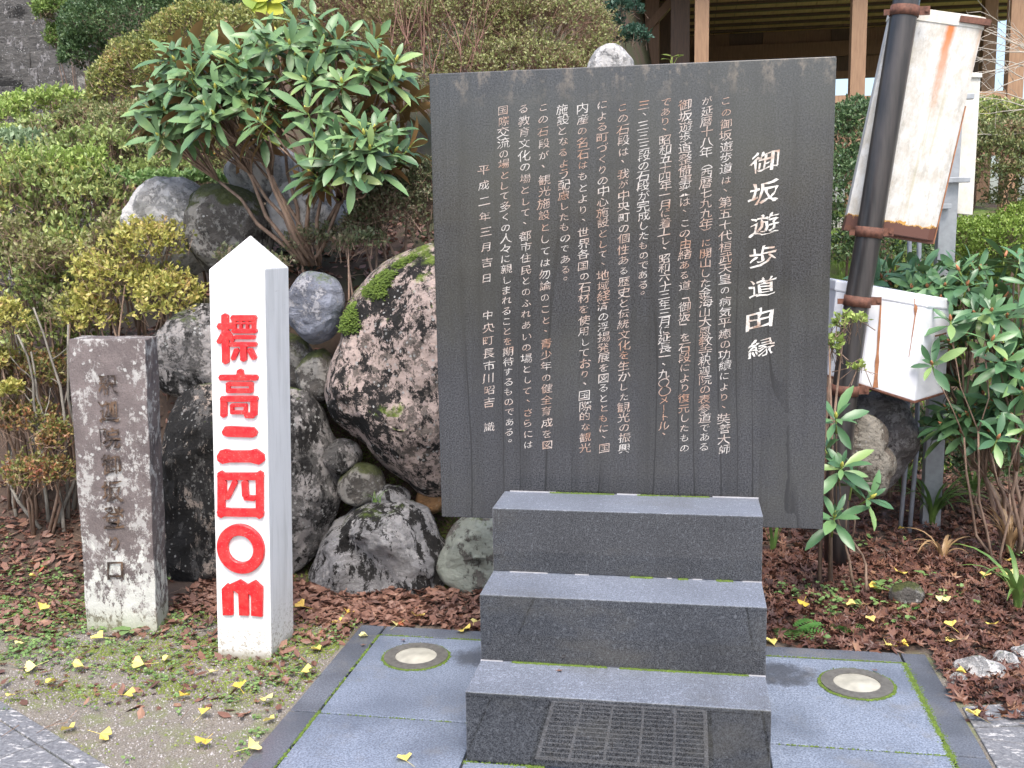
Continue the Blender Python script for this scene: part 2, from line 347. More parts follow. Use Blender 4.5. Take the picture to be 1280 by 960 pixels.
def white_post_mat():
    q = NM('white_painted_concrete'); x, y, z = q.sep()
    c = q.mix(q.ramp(q.noise(3, 5, .6, co=q.map((6, 6, .8))), (.45, 0.0), (.72, 1.0)), (.76, .76, .75), (.60, .60, .58))
    sc = q.math('MULTIPLY', q.ramp(q.noise(14, 7, .75, co=q.map((.5, .5, 3.5))), (.60, 0.0), (.66, 1.0)), q.math('MULTIPLY', q.math('SUBTRACT', z, 1.15), 5, clamp=True))
    c = q.mix(q.math('MULTIPLY', sc, .35), c, (.30, .28, .26))
    low = q.math('MULTIPLY', q.math('SUBTRACT', .22, z), 5.5, clamp=True)
    c = q.mix(q.math('MULTIPLY', low, q.math('MULTIPLY', q.ramp(q.noise(95, 4, .7), (.52, 0.0), (.60, 1.0)), .75)), c, (.24, .20, .14))
    sk = q.ramp(q.noise(1.0, 6, .7, co=q.map((60, 60, 2.2))), (.58, 0.0), (.68, 1.0)); c = q.mix(q.math('MULTIPLY', sk, .45), c, (.42, .42, .38))
    gl = q.math('MULTIPLY', q.math('SUBTRACT', .035, z), 25, clamp=True)
    c = q.mix(q.math('MULTIPLY', gl, .8), c, (.20, .17, .10))
    q.inp('Base Color', c).inp('Roughness', .55); q.bump(q.noise(70, 4), .08, .003); return q.m
M_post = white_post_mat()
def red_mat():
    q = NM('red_paint'); c = q.mix(q.ramp(q.noise(40, 4), (.4, 0.0), (.7, 1.0)), (.60, .010, .016), (.80, .045, .04))
    c = q.mix(q.math('MULTIPLY', q.ramp(q.noise(170, 4, .7), (.60, 0.0), (.66, 1.0)), .6), c, (.80, .30, .28)); c = q.mix(q.math('MULTIPLY', q.ramp(q.noise(12, 5, .7), (.55, 0.0), (.62, 1.0)), .35), c, (.42, .02, .02))
    q.inp('Base Color', c).inp('Roughness', .38); q.bump(q.noise(45, 3), .25, .004); return q.m
M_red = red_mat()
def pillar_mat():
    q = NM('weathered_pillar_stone'); x, y, z = q.sep(); n = q.noise(6, 6, .65)
    c = q.mix(q.ramp(n, (.35, 0.0), (.65, 1.0)), (.095, .078, .076), (.175, .145, .14))
    c = q.mix(q.math('MULTIPLY', q.ramp(q.noise(160, 3), (.5, 0.0), (.65, 1.0)), .35), c, (.045, .032, .03))
    # big round lichen blotches
    v = q.math('ADD', q.vor(24), q.math('MULTIPLY', q.noise(60, 7, .8), 1.0))
    gate = q.ramp(q.noise(3.5, 3), (.42, 0.0), (.50, 1.0)); bl = q.math('MULTIPLY', q.ramp(v, (.64, 1.0), (.68, 0.0)), gate)
    c = q.mix(q.math('MULTIPLY', bl, .85), c, (.46, .46, .44))
    irr = q.ramp(q.noise(15, 9, .8, co=q.map((1, 1, .8), loc=(3, 3, 3))), (.53, 0.0), (.565, 1.0)); c = q.mix(q.math('MULTIPLY', irr, .8), c, (.42, .41, .39))
    # edges are more covered, and the foot nearly white
    ed = q.math('MULTIPLY', q.math('SUBTRACT', q.math('ABSOLUTE', x), .105), 14, clamp=True)
    low = q.math('MULTIPLY', q.math('SUBTRACT', .58, z), 2.2, clamp=True)
    cov = q.math('MAXIMUM', q.math('MULTIPLY', ed, .55), low)
    ln = q.math('ADD', q.noise(24, 8, .78, co=q.map((1, 1, .6))), q.math('MULTIPLY_ADD', cov, .24, -.23))
    c = q.mix(q.ramp(ln, (.46, 0.0), (.50, 1.0)), c, q.mix(q.noise(12, 4), (.42, .43, .39), (.60, .60, .57)))
    c = q.mix(q.math('MULTIPLY', q.math('MULTIPLY', q.math('SUBTRACT', .10, z), 10, clamp=True), .55), c, (.20, .22, .09))
    q.inp('Base Color', c).inp('Roughness', .9); q.bump(q.noise(55, 6, .7), .6, .008); return q.m
M_pillar = pillar_mat()
M_carve = ink('carved_recess', (.022, .013, .010), (.12, .07, .04), worn=(.22, .19, .17), scale=16, th=.5)

def ground_mat():
    q = NM('earth'); p = q.geo('Position'); x, y, z = q.sep(p)
    g = q.noise(190, 4, .75, co=p)
    c = q.mix(q.ramp(g, (.36, 0.0), (.66, 1.0)), (.10, .085, .065), (.29, .265, .23))
    c = q.mix(q.math('MULTIPLY', q.ramp(q.vor(120, co=p), (.12, 1.0), (.22, 0.0)), .5), c, (.36, .34, .33))
    ms = q.ramp(q.noise(5.5, 6, .7, co=p), (.50, 0.0), (.62, 1.0))
    c = q.mix(q.math('MULTIPLY', ms, .55), c, q.mix(q.noise(120, 3, co=p), (.085, .12, .025), (.20, .25, .06)))
    # dark humus where leaves rot, behind the front strip of open earth
    hm = q.math('MULTIPLY', q.math('ADD', y, q.math('MULTIPLY_ADD', q.noise(4, 5, co=p), .5, -1.10)), 5, clamp=True)
    c = q.mix(hm, c, q.mix(q.noise(60, 4, co=p), (.035, .024, .018), (.10, .065, .045)))
    hi = q.math('MULTIPLY', q.math('SUBTRACT', z, .9), 3, clamp=True)
    c = q.mix(q.math('MULTIPLY', hi, q.ramp(q.noise(2.2, 5, co=p), (.42, 0.0), (.56, 1.0))), c, q.mix(q.math('GREATER_THAN', x, .9), (.045, .05, .02), (.11, .18, .025)))
    q.inp('Base Color', c).inp('Roughness', .95); q.bump(g, .6, .006); return q.m
M_earth = ground_mat()
def wood(name, a, b, rough=.6, grain=(1, 1, 10)):
    q = NM(name); n = q.noise(6, 5, .6, co=q.map(grain)); c = q.mix(q.ramp(n, (.3, 0.0), (.7, 1.0)), a, b)
    c = q.mix(q.math('MULTIPLY', q.rnd(), .35), c, tuple(x*.7 for x in a)); q.inp('Base Color', c).inp('Roughness', rough); return q.m
M_wood = wood('post_wood', (.22, .125, .07), (.36, .22, .125), grain=(10, 10, 1))
M_wood_ceiling = wood('ceiling_board_wood', (.62, .38, .19), (.80, .56, .30), grain=(10, 1, 1))
M_wood_dark = wood('dark_wood', (.06, .033, .02), (.13, .075, .045), grain=(10, 10, 1))
M_wood_mid = wood('aged_wood', (.16, .085, .045), (.26, .15, .085), grain=(10, 10, 1))
def rust_white(name, base=(.62, .62, .60), pink=(.47, .44, .38), rough=.5, scuff=.6):
    q = NM(name); c = q.mix(q.ramp(q.noise(16, 8, .75, co=q.map((1, 1, .6))), (.42, 0.0), (.62, 1.0)), base, pink)
    c = q.mix(q.math('MULTIPLY', q.ramp(q.noise(70, 6, .8), (.56, 0.0), (.64, 1.0)), scuff), c, (.45, .43, .36))
    q.inp('Base Color', c).inp('Roughness', rough); return q
def sign_back():
    q = rust_white('peeling_white_paint'); x, y, z = q.sep()
    st = q.ramp(q.noise(1.0, 5, .7, co=q.map((34, 4, 1.1))), (.55, 0.0), (.66, 1.0))
    c = q.b.inputs['Base Color'].links[0].from_socket
    c = q.mix(q.math('MULTIPLY', st, .5), c, (.40, .37, .22)); c = q.mix(q.math('MULTIPLY', q.ramp(q.noise(26, 9, .8, co=q.map((1, 1, .35))), (.53, 0.0), (.60, 1.0)), .45), c, (.30, .29, .25))
    # one strong rust run and one weak one from the upper clamp
    dx = q.math('ABSOLUTE', q.math('SUBTRACT', x, q.math('MULTIPLY_ADD', q.noise(9, 3), .03, .045)))
    run = q.math('MULTIPLY', q.math('SUBTRACT', .024, dx), 60, clamp=True)
    run = q.math('MULTIPLY', run, q.math('MULTIPLY', q.math('SUBTRACT', z, .48), 2.4, clamp=True))
    c = q.mix(run, c, (.48, .15, .03))
    dx = q.math('ABSOLUTE', q.math('SUBTRACT', x, .185)); r2 = q.math('MULTIPLY', q.math('SUBTRACT', .012, dx), 70, clamp=True)
    r2 = q.math('MULTIPLY', r2, q.math('MULTIPLY', q.math('SUBTRACT', z, .60), 2.2, clamp=True))
    c = q.mix(q.math('MULTIPLY', r2, .7), c, (.52, .24, .07))
    # bottom edge rusted through with a ragged border
    e = q.math('LESS_THAN', q.math('ADD', z, q.math('MULTIPLY', q.noise(20, 5, .7), -.09)), .008)
    e2 = q.math('LESS_THAN', q.math('ADD', z, q.math('MULTIPLY', q.noise(20, 5, .7), -.09)), .016)
    c = q.mix(e2, c, (.50, .28, .06)); c = q.mix(e, c, (.11, .045, .03))
    q.inp('Base Color', c); return q.m
M_sign = sign_back()
M_whitebox = rust_white('utility_box_paint', (.76, .78, .82), (.72, .74, .78), .35, .08).m
M_board = rust_white('weathered_white_board', (.66, .65, .60), (.55, .53, .45), .5, .3).m
M_rust = simple('rusty_steel', (.13, .055, .035), .75, .0, .4, 60)
M_ruststain = simple('rust_stain', (.30, .13, .06), .7, 0, .35, 30)
def pole_mat():
    q = NM('dark_conduit'); c = q.mix(q.ramp(q.noise(4, 5, .6, co=q.map((8, 8, .7))), (.4, 0.0), (.65, 1.0)), (.022, .021, .022), (.055, .048, .046))
    q.inp('Base Color', c).inp('Roughness', .32).inp('Specular IOR Level', .6); return q.m
M_pole = pole_mat()
M_galv = simple('galvanised_steel', (.32, .34, .36), .45, .5, .15, 30)
M_pvc = simple('grey_pipe', (.30, .32, .36), .5)
M_steel = simple('grate_steel', (.74, .74, .74), .5, 0, .06)
M_lampglass = simple('frosted_lamp_glass', (.40, .39, .33), .35, 0, .25, 18)
M_lampring = simple('lamp_ring_metal', (.17, .165, .15), .5, .4, .25, 60)
M_seal = simple('white_sealant', (.36, .36, .38), .6)
M_mortar = simple('dark_joint', (.05, .055, .045), .95, 0, .3, 60)
def flag_mat():
    q = NM('old_flagstone'); p = q.geo('Position'); c = q.mix(q.ramp(q.noise(90, 4, .7, co=p), (.35, 0.0), (.7, 1.0)), (.10, .105, .115), (.23, .235, .25))
    c = q.mix(q.ramp(q.noise(22, 8, .75, co=q.map((1, 2.2, 1), co=p)), (.55, 0.0), (.60, .85)), c, (.52, .51, .50))
    q.inp('Base Color', c).inp('Roughness', .6); q.bump(q.noise(40, 5, co=p), .4, .006); return q.m
M_flag = flag_mat()

# ================================================================= SETTING
# ---------------------------------------------------------------- ground sheet
def ground():
    def axis(c, half, n, k=3.6):
        t = np.linspace(-1, 1, n); return c + half*np.sinh(k*t)/np.sinh(k)
    xs = axis(-.6, 70, 420, 5.0); ys = axis(1.3, 70, 420, 5.0)
    X, Y = np.meshgrid(xs, ys); Z = H(X, Y)
    V = np.stack([X, Y, Z], -1).reshape(-1, 3); ny, nx = X.shape
    i = np.arange(ny*nx).reshape(ny, nx)
    Fq = np.stack([i[:-1, :-1], i[:-1, 1:], i[1:, 1:], i[1:, :-1]], -1).reshape(-1, 4)
    me = arr_mesh('ground', V, Fq, M_earth, True); setp(link('ground', me), kind='structure')
ground()

# ---------------------------------------------------------------- granite platform of slabs, with flush uplights
plat = MB(); plat.box(PX0+.012, PX1-.012, PYF+.01, PYB-.012, -.07, -.016)
platform = setp(plat.build('platform', M_mortar), kind='structure')
BW = .098; G = .004
def slab(x0, x1, y0, y1, mat, name='slab', dz=0.0, hole=None):
    m = MB(); m.box(x0+G, x1-G, y0+G, y1-G, -.06, dz); o = m.build(name, mat, platform, bevel=.004)
    return o
LAMPS = [(-.774, .709), (.767, .693)]
slab(PX0-G, PX0+BW, .235, PYB, M_border, 'border_slab'); slab(PX0-G, PX0+BW, PYF, .235, M_border, 'border_slab')
slab(PX1-BW, PX1+G, .235, PYB, M_border, 'border_slab'); slab(PX1-BW, PX1+G, PYF, .235, M_border, 'border_slab')
slab(PX0+BW, 0, PYB-.092, PYB, M_border, 'border_slab'); slab(0, PX1-BW, PYB-.092, PYB, M_border, 'border_slab')
yb = PYB-.092
slab(PX0+BW, -.44, .235, yb, M_slab, dz=-.0005); slab(.44, PX1-BW, .235, yb, M_slab, dz=-.001)
for x0, x1 in ((PX0+BW, -.44), (.44, PX1-BW)):
    slab(x0, x1, -.42, .235, M_slab, dz=-.001); slab(x0, x1, PYF, -.42, M_slab)
slab(-.44, 0, .01, yb, M_slab, dz=-.003); slab(0, .44, .01, yb, M_slab, dz=-.003)
GX0, GX1, GY0, GY1 = -.235, .265, -.42, -.035
slab(-.44, GX0-.01, GY0, 0, M_slab); slab(GX1+.01, .44, GY0, 0, M_slab); slab(-.44, .44, PYF, GY0, M_slab)
slab(GX0, GX1, GY1+.002, 0.0, M_slab, dz=-.002)
# moss growing in the joints
def moss_line(p0, p1, n, wid, hgt, seed=0, gaps=.35):
    rs = np.random.RandomState(seed); t = rs.uniform(0, 1, n); L = (Vector(p1)-Vector(p0)).length
    keep = snoise(t*L*14, 0, 0, 1, seed)+rs.normal(size=n)*.35 > gaps; t = t[keep]
    d = np.array(p1)-np.array(p0); pos = np.array(p0)[None]+t[:, None]*d[None]
    side = norm(np.cross(d, [0, 0, 1]))
    pos = pos + side*rs.normal(size=(len(t), 1))*wid*.5
    return pos
TUFT_V = [(0, 0, 0), (.5, 0, .1), (.15, .5, .1), (-.4, .35, .1), (-.45, -.3, .1), (.1, -.5, .1), (0, 0, .8)]
TUFT_F = [(6, 1, 2), (6, 2, 3), (6, 3, 4), (6, 4, 5), (6, 5, 1)]
def moss_mesh(name, pos, size, parent=None, seed=0, mat=None, label=None, cat=None):
    rs = np.random.RandomState(seed); n = len(pos); a = rs.uniform(0, 6.28, n)
    rot = np.zeros((n, 3, 3)); rot[:, 0, 0] = np.cos(a); rot[:, 0, 1] = -np.sin(a); rot[:, 1, 0] = np.sin(a); rot[:, 1, 1] = np.cos(a); rot[:, 2, 2] = 1
    sc = size*rs.uniform(.5, 1.3, n)
    V, Fq = scatter(TUFT_V, TUFT_F, pos, rot, np.stack([sc, sc, sc*.8], -1))
    me = arr_mesh(name, V, Fq, mat or M_moss, True); o = link(name, me, parent)
    setp(o, label, cat, kind='stuff'); return o
jl = []
jl.append(moss_line((PX0+BW, yb, -.002), (PX0+BW, PYF*.5, -.002), 2200, .005, 0, 1, .15))
jl.append(moss_line((PX1-BW, yb, -.002), (PX1-BW, PYF*.5, -.002), 3600, .013, 0, 2, -.5))
jl.append(moss_line((PX0+BW, yb, -.002), (-.43, yb, -.002), 600, .004, 0, 3, .1))
jl.append(moss_line((.43, yb, -.002), (PX1-BW, yb, -.002), 700, .004, 0, 4, 0))
jl.append(moss_line((PX0+BW, .235, -.003), (-.44, .235, -.003), 200, .0015, 0, 5, .2))
jl.append(moss_line((.44, .235, -.003), (PX1-BW, .235, -.003), 200, .0015, 0, 6, .2))
jl.append(moss_line((-.44, -.004, -.002), (-.2, -.004, -.002), 400, .012, 0, 7, -.1))
for (lx, ly), rr in zip(LAMPS, (.119, .121)):
    a = RNG.uniform(0, 6.28, 1500); rad = rr+RNG.normal(size=1500)*.003
    jl.append(np.stack([lx+np.cos(a)*rad, ly+np.sin(a)*rad, np.full(1500, .0)], -1))
moss_mesh('joint_moss', np.concatenate(jl), .006, platform, 3)

def uplight(lx, ly, label):
    t = empty('ground_lamp', (lx, ly, 0), label, 'lamp', 'round lamps set flush in the paving')
    def ring(r0, r1, z0, z1, m, name, mat, seg=48):
        q = MB(); vs = []; 
        for r_, z in ((r1, -.02), (r1, z1), (r0, z1), (r0, z0)):
            vs += [(lx+r_*math.cos(2*math.pi*k/seg), ly+r_*math.sin(2*math.pi*k/seg), z) for k in range(seg)]
        fs = [(j*seg+k, j*seg+(k+1) % seg, (j+1)*seg+(k+1) % seg, (j+1)*seg+k) for j in range(3) for k in range(seg)]
        q.add(vs, fs, 0, False); return q.build(name, mat, t)
    ring(.076, .117, .002, .006, 0, 'ring', M_lampring)
    q = MB(); seg = 40; vs = [(lx, ly, .011)]
    for j, (r_, z) in enumerate(((.045, .0095), (.076, .003))):
        vs += [(lx+r_*math.cos(2*math.pi*k/seg), ly+r_*math.sin(2*math.pi*k/seg), z) for k in range(seg)]
    fs = [(0, 1+k, 1+(k+1) % seg) for k in range(seg)] + [(1+k, 1+seg+k, 1+seg+(k+1) % seg, 1+(k+1) % seg) for k in range(seg)]
    q.add(vs, fs, 0, True); q.build('lamp_glass', M_lampglass, t)
uplight(*LAMPS[0], 'round frosted lamp set flush in the paving left of the black steps')
uplight(*LAMPS[1], 'round frosted lamp set flush in the paving right of the black steps')

# drain grate in front of the first step (its mirror image shows in the polished riser)
gt = empty('drain_grate', ((GX0+GX1)/2, GY0, 0), 'steel drain grate in the paving at the foot of the black steps', 'grate')
m = MB()
for a, b, c_, d in ((GX0, GX1, GY0, GY0+.012), (GX0, GX1, GY1-.012, GY1), (GX0, GX0+.012, GY0+.012, GY1-.012), (GX1-.012, GX1, GY0+.012, GY1-.012)): m.box(a, b, c_, d, -.03, .002)
m.build('grate_frame', M_steel, gt)
me_bar = None
for k in range(13):
    y = GY0+.03+k*(GY1-GY0-.05)/12; m = MB(); m.box(GX0+.012, GX1-.012, y-.0035, y+.0035, -.012, .001); m.build('bar', M_steel, gt)
for k in range(1, 5):
    x = GX0+k*(GX1-GX0)/5; m = MB(); m.box(x-.004, x+.004, GY0+.012, GY1-.012, -.022, .0015); m.build('cross_bar', M_steel, gt)

# ---------------------------------------------------------------- black granite steps
SW = .430
HS = (.2129, .425, .6378); DS = (0.0, .2252, .4496); SY = .682
steps = empty('stone_steps', (0, .35, 0), 'three polished black granite steps standing in front of the inscribed slab', 'steps')
z0 = .001
for k in range(3):
    m = MB(); yb2 = (.95, .95, .84)[k]
    m.box(-SW, SW, DS[k], yb2 if k < 2 else SY-.003, z0, HS[k])
    o = m.build('step_block', [M_granite_polish, M_tread], steps, bevel=.0035)
    for p in o.data.polygons:
        if p.normal.z > .8: p.material_index = 1
    z0 = HS[k]+.0015
for k in range(2):
    for xa, xb in (((-.375, -.25), (-.16, -.115), (.135, .15), (.215, .245), (.37, .43)) if k == 1 else ((-.43, -.36), (.0, .012), (.375, .43))):
        m = MB(); m.box(xa, xb, DS[k+1]-.004, DS[k+1]+.001, HS[k]-.002, HS[k]+.0018); m.build('sealant', M_seal, steps)
m = MB()
for xa, xb in ((-.41, -.25), (-.04, .04), (.28, .43)): m.box(xa, xb, SY-.010, SY-.004, HS[2], HS[2]+.003)
m.build('sealant', M_seal, steps)
sm = [moss_line((-.33, DS[1]-.004, HS[0]), (-.04, DS[1]-.004, HS[0]), 900, .004, 0, 21, -1.0), moss_line((0, DS[1]-.004, HS[0]), (.38, DS[1]-.004, HS[0]), 900, .004, 0, 22, -.7),
      moss_line((.02, DS[2]-.005, HS[1]), (.09, DS[2]-.005, HS[1]), 260, .006, 0, 23, -2), moss_line((.17, DS[2]-.005, HS[1]), (.20, DS[2]-.005, HS[1]), 100, .006, 0, 24, -2),
      moss_line((.29, DS[2]-.005, HS[1]), (.34, DS[2]-.005, HS[1]), 200, .006, 0, 25, -2), moss_line((-.27, SY-.012, HS[2]), (-.05, SY-.012, HS[2]), 600, .004, 0, 26, -1.1), moss_line((.03, SY-.012, HS[2]), (.27, SY-.012, HS[2]), 600, .004, 0, 27, -.8)]
moss_mesh('joint_moss', np.concatenate(sm), .0055, steps, 5)

# ---------------------------------------------------------------- inscribed slab (stele)
SL, SR, SB, ST, STH = -.6641, .6398, .5371, 2.0532, .13
stele = empty('inscribed_stone_slab', (0, SY, SB), 'large dark granite slab with rows of painted Japanese writing behind the steps', 'monument')
m = MB(); A = [(SL+.006, SB), (SR, SB), (SR, ST), (SL, ST)]
m.prism(A, Vector((0, 0, 0)), Vector((1, 0, 0)), Vector((0, 0, 1)), Vector((0, 1, 0)), SY, SY+STH)
m.build('slab', M_stele, stele, bevel=.003)
m = MB(); m.box(-.36, .36, SY+.005, SY+.24, .0, SB-.001); m.build('foot', M_granite_polish, stele, bevel=.004)

_gc = {}
def glyph(ch, offset=0.0):
    k = (ch, offset)
    if k in _gc: return _gc[k]
    cu = bpy.data.curves.new('t', 'FONT'); cu.body = ch; cu.size = 1; cu.resolution_u = 3; cu.offset = offset
    o = bpy.data.objects.new('t', cu); C.objects.link(o)
    dg = bpy.context.evaluated_depsgraph_get(); me = bpy.data.meshes.new_from_object(o.evaluated_get(dg))
    vs = np.array([v.co[:] for v in me.vertices]) if len(me.vertices) else np.zeros((0, 3)); fs = [tuple(p.vertices) for p in me.polygons]
    bpy.data.objects.remove(o); bpy.data.curves.remove(cu); bpy.data.meshes.remove(me)
    _gc[k] = (vs, fs); return _gc[k]
VERT_SHIFT = '、。'
def column(name, text, p_top, p_bot, size, mat, parent, plane_y, jitter=1.0, offset=0.0, lift=.0012, xs=1.0, zs=1.0, brush=.013):
    """vertical column of characters on a face y = plane_y; p_top/p_bot are centres of first and last glyph (x, z)"""
    n = len(text); allv = []; allf = []
    for i, ch in enumerate(text):
        if ch in ' 　': continue
        vs, fs = glyph(ch, offset)
        if not len(vs): continue
        t = i/max(1, n-1); cx = p_top[0]*(1-t)+p_bot[0]*t; cz = p_top[1]*(1-t)+p_bot[1]*t
        small = ch in 'のにはるよりしたもでくがとてなをこれすづさらいふあをメート'
        s_ = size*random.uniform(.9, 1.08)*(.84 if small else 1.0)
        h1_ = np.sin(vs[:, 0]*913.7+vs[:, 1]*517.3+i*1.7)*43758.5; h2_ = np.sin(vs[:, 0]*271.9+vs[:, 1]*833.1+i*2.3)*24634.6; x = (vs[:, 0]-.5+(h1_-np.floor(h1_)-.5)*2*brush)*s_*xs; z = (vs[:, 1]-.38+(h2_-np.floor(h2_)-.5)*2*brush)*s_*zs
        if ch in '、。': x = x+.3*s_; z = z+.35*s_
        if ch in 'ー(（)）「」':
            if ch == 'ー': x, z = -z*.9, x
            else: x, z = z, -x
        sh = .16*jitter; z = z + sh*x; x = x + .05*jitter*z
        x = x + .03*s_*np.sin(z/s_*9+i); z = z+.02*s_*np.sin(x/s_*11+i*2)
        x = x + cx+random.uniform(-.05, .05)*s_*jitter; z = z + cz+random.uniform(-.03, .03)*s_*jitter
        b = len(allv); allv += [(a, plane_y-lift, c_) for a, c_ in zip(x, z)]; allf += [tuple(b+q for q in f) for f in fs]
    me = bpy.data.meshes.new(name); me.from_pydata(allv, [], allf); me.materials.append(mat)
    return link(name, me, parent)
COLS = [
 ('この御坂遊歩道は、第五十代桓武天皇の病気平癒の功績により、奘善大師', 908, 126, 905, 562),
 ('が延暦十八年（西暦七九九年）に開山した金海山大恩教寺釈迦院の表参道である', 884, 126, 880, 558),
 ('御坂遊歩道整備事業は、この由緒ある道「御坂」を石段により復元したもの', 857, 131, 855, 560),
 ('であり、昭和五十四年一月に着工し、昭和六十三年三月に延長一、九〇〇メートル、', 832, 128, 830, 543),
 ('三、三三三段の石段が完成したものである。', 805, 131, 804, 368),
 ('この石段は、我が中央町の個性ある歴史と伝統文化を生かした観光の振興', 779, 134, 780, 560),
 ('による町づくりの中心施設として、地域経済の浮揚発展を図るとともに、国', 753, 131, 755, 560),
 ('内産の名石はもとより、世界各国の石材を使用しており、国際的な観光', 728, 135, 732, 560),
 ('施設となるよう配慮したものである。', 703, 136, 707, 350),
 ('この石段が、観光施設としては勿論のこと、青少年の健全育成を図', 679, 134, 684, 556),
 ('る教育文化の場として、都市住民とのふれあいの場として、さらには', 655, 136, 660, 556),
 ('国際交流の場として多くの人々に親しまれることを期待するものである。', 629, 138, 637, 552),
 ('平成二年三月吉日', 604, 212, 609, 347),
 ('中央町長市川昭吉　識', 610, 394, 612, 534)]
def xz(px, py, y): p = atY(px, py, y); return (p.x, p.z)
for t_, xa, ya, xb, yb_ in COLS:
    column('inscription_column', t_, xz(xa, ya, SY), xz(xb, yb_, SY), .0415, M_ink, stele, SY, offset=-.007, xs=1.04, zs=.86, brush=.018)
column('title_inscription', '御坂遊歩道由縁', xz(956, 202, SY), xz(950, 434, SY), .084, M_ink_t, stele, SY, offset=.003, jitter=1.3, xs=1.12, zs=.84, brush=.026)

# ---------------------------------------------------------------- white marker post with raised red characters
PY = .629
b0, b1 = atZ(272, 818, 0), atZ(340, 821, 0)
t0, t1 = atY(261, 337, PY), atY(331, 338, PY)
ax_up = (Vector((t0.x, PY, t0.z))-Vector((b0.x, PY, 0))); hgt = t0.z
post = empty('marker_post', ((b0.x+b1.x)/2, PY+.12, 0), 'white square post with a pyramid top and raised red characters', 'marker post')
PD = .215; base_l, base_r = b0.x, b1.x; topl, topr = t0.x, t1.x
m = MB(); zb = -.03
V8 = [(base_l, PY, zb), (base_r, PY, zb), (base_r, PY+PD, zb), (base_l, PY+PD, zb), (topl, PY, hgt), (topr, PY, hgt), (topr, PY+PD, hgt), (topl, PY+PD, hgt), ((topl+topr)/2+.01, PY+PD/2, hgt+.118)]
m.add(V8, [(0, 1, 5, 4), (1, 2, 6, 5), (2, 3, 7, 6), (3, 0, 4, 7), (4, 5, 8), (5, 6, 8), (6, 7, 8), (7, 4, 8), (3, 2, 1, 0)])
m.build('post_body', M_post, post, bevel=.004)
def letter(polys, name='raised_character', depth=.011, px_ref=None):
    """polys in photo pixels on the post's face -> raised solid strokes"""
    m = MB()
    for i, poly in enumerate(polys):
        pts = [xz(a, b, PY-.008) for a, b in poly]
        m.prism(pts, Vector((0, 0, 0)), Vector((1, 0, 0)), Vector((0, 0, 1)), Vector((0, -1, 0)), -PY-.004, -PY+depth+.0004*(i % 7))
    return m.build(name, M_red, post, bevel=.0022)
def bar(x0, y0, x1, y1, w0, w1=None, flare=0):
    """thick brush bar from (x0,y0) to (x1,y1)"""
    w1 = w0 if w1 is None else w1; L = math.hypot(x1-x0, y1-y0); ux, uy = (x1-x0)/L, (y1-y0)/L; nx, ny = -uy, ux
    P = []
    P.append((x0-ux*w0*.30, y0-uy*w0*.30)); P.append((x0+nx*w0*.5, y0+ny*w0*.5))
    P.append((x1+nx*w1*.5, y1+ny*w1*.5)); P.append((x1+ux*w1*.30, y1+uy*w1*.30)); P.append((x1-nx*w1*.5, y1-ny*w1*.5)); P.append((x0-nx*w0*.5, y0-ny*w0*.5))
    return P
# 標
letter([bar(281, 394, 282, 453, 9), bar(273, 408, 293, 407, 8), bar(281, 416, 273, 428, 8, 6), bar(284, 416, 291, 426, 7, 5),
        bar(290, 397.5, 319, 397.5, 7.5), bar(292, 404, 318, 404, 3.0), bar(292.5, 399, 293, 413, 4.5), bar(301, 399, 301, 412, 3.6), bar(309, 399, 309, 412, 3.6), bar(317.5, 399, 317, 413, 4.8), bar(291, 413.8, 320, 413.8, 5.8),
        bar(293, 421.5, 318, 421.5, 5.0), bar(288, 430.5, 320, 430.5, 5.6), bar(304.5, 431, 304.5, 450, 8), bar(296, 437, 291, 449, 7, 6), bar(312, 437, 318, 448, 7, 7)])
# 高
letter([bar(300, 463, 300, 472, 8, 10), bar(275, 472, 321, 472, 7.4), bar(285, 480, 314, 480, 5.4), bar(285, 479, 285, 490, 5), bar(314, 479, 314, 490, 5), bar(284, 488.5, 315, 488.5, 5.6),
        bar(277, 498.5, 321, 498.5, 7.2), bar(279.5, 498, 279.5, 520, 8.4), bar(317.5, 498, 317, 519, 8.6), bar(307, 519, 317, 519.5, 7), bar(289, 506.5, 308, 506.5, 4), bar(290, 506, 290, 516, 4.4), bar(307, 506, 307, 515, 4.4), bar(289, 515.5, 307, 515.5, 4.6)])
# 二
letter([[(277, 540), (281, 533), (288, 532.5), (317, 534), (322, 540), (320, 545), (316, 547), (284, 546), (279, 544)],
        [(271, 570), (275, 563), (282, 561), (289, 563), (312, 563), (320, 561), (330, 568), (331, 576), (324, 581), (313, 578), (287, 578), (278, 580), (272, 576)]])
# 四
letter([bar(276.5, 591, 276.5, 645, 9.5), bar(324.5, 591, 324.5, 646, 9.5), bar(274, 595.5, 327, 595.5, 9.5), bar(274, 640, 327, 641, 10.5), bar(294, 602, 284, 623, 7, 6), bar(281.5, 602, 281.5, 624, 3), 
        bar(306, 602, 307, 620, 8), bar(306, 622, 318, 623, 7)])
# 〇
def ringpoly():
    m = MB(); seg = 40
    c = xz(301, 686, PY-.008); e = xz(330.5, 686, PY-.008); r1 = e[0]-c[0]; i_ = xz(317, 686, PY-.008); r0 = i_[0]-c[0]; kz = 1.02
    prof = [(r1, .004), (r1, -.013), (r1-.003, -.0165), (r0+.003, -.0165), (r0, -.013), (r0, .004)]
    vs = []
    for k in range(seg):
        a = 2*math.pi*k/seg
        vs += [(c[0]+r_*math.cos(a), PY+d, c[1]+r_*math.sin(a)*kz) for r_, d in prof]
    n = len(prof); fs = [(k*n+j, k*n+j+1, ((k+1) % seg)*n+j+1, ((k+1) % seg)*n+j) for k in range(seg) for j in range(n-1)]
    m.add(vs, fs, 0, False); m.build('raised_character', M_red, post)
ringpoly()
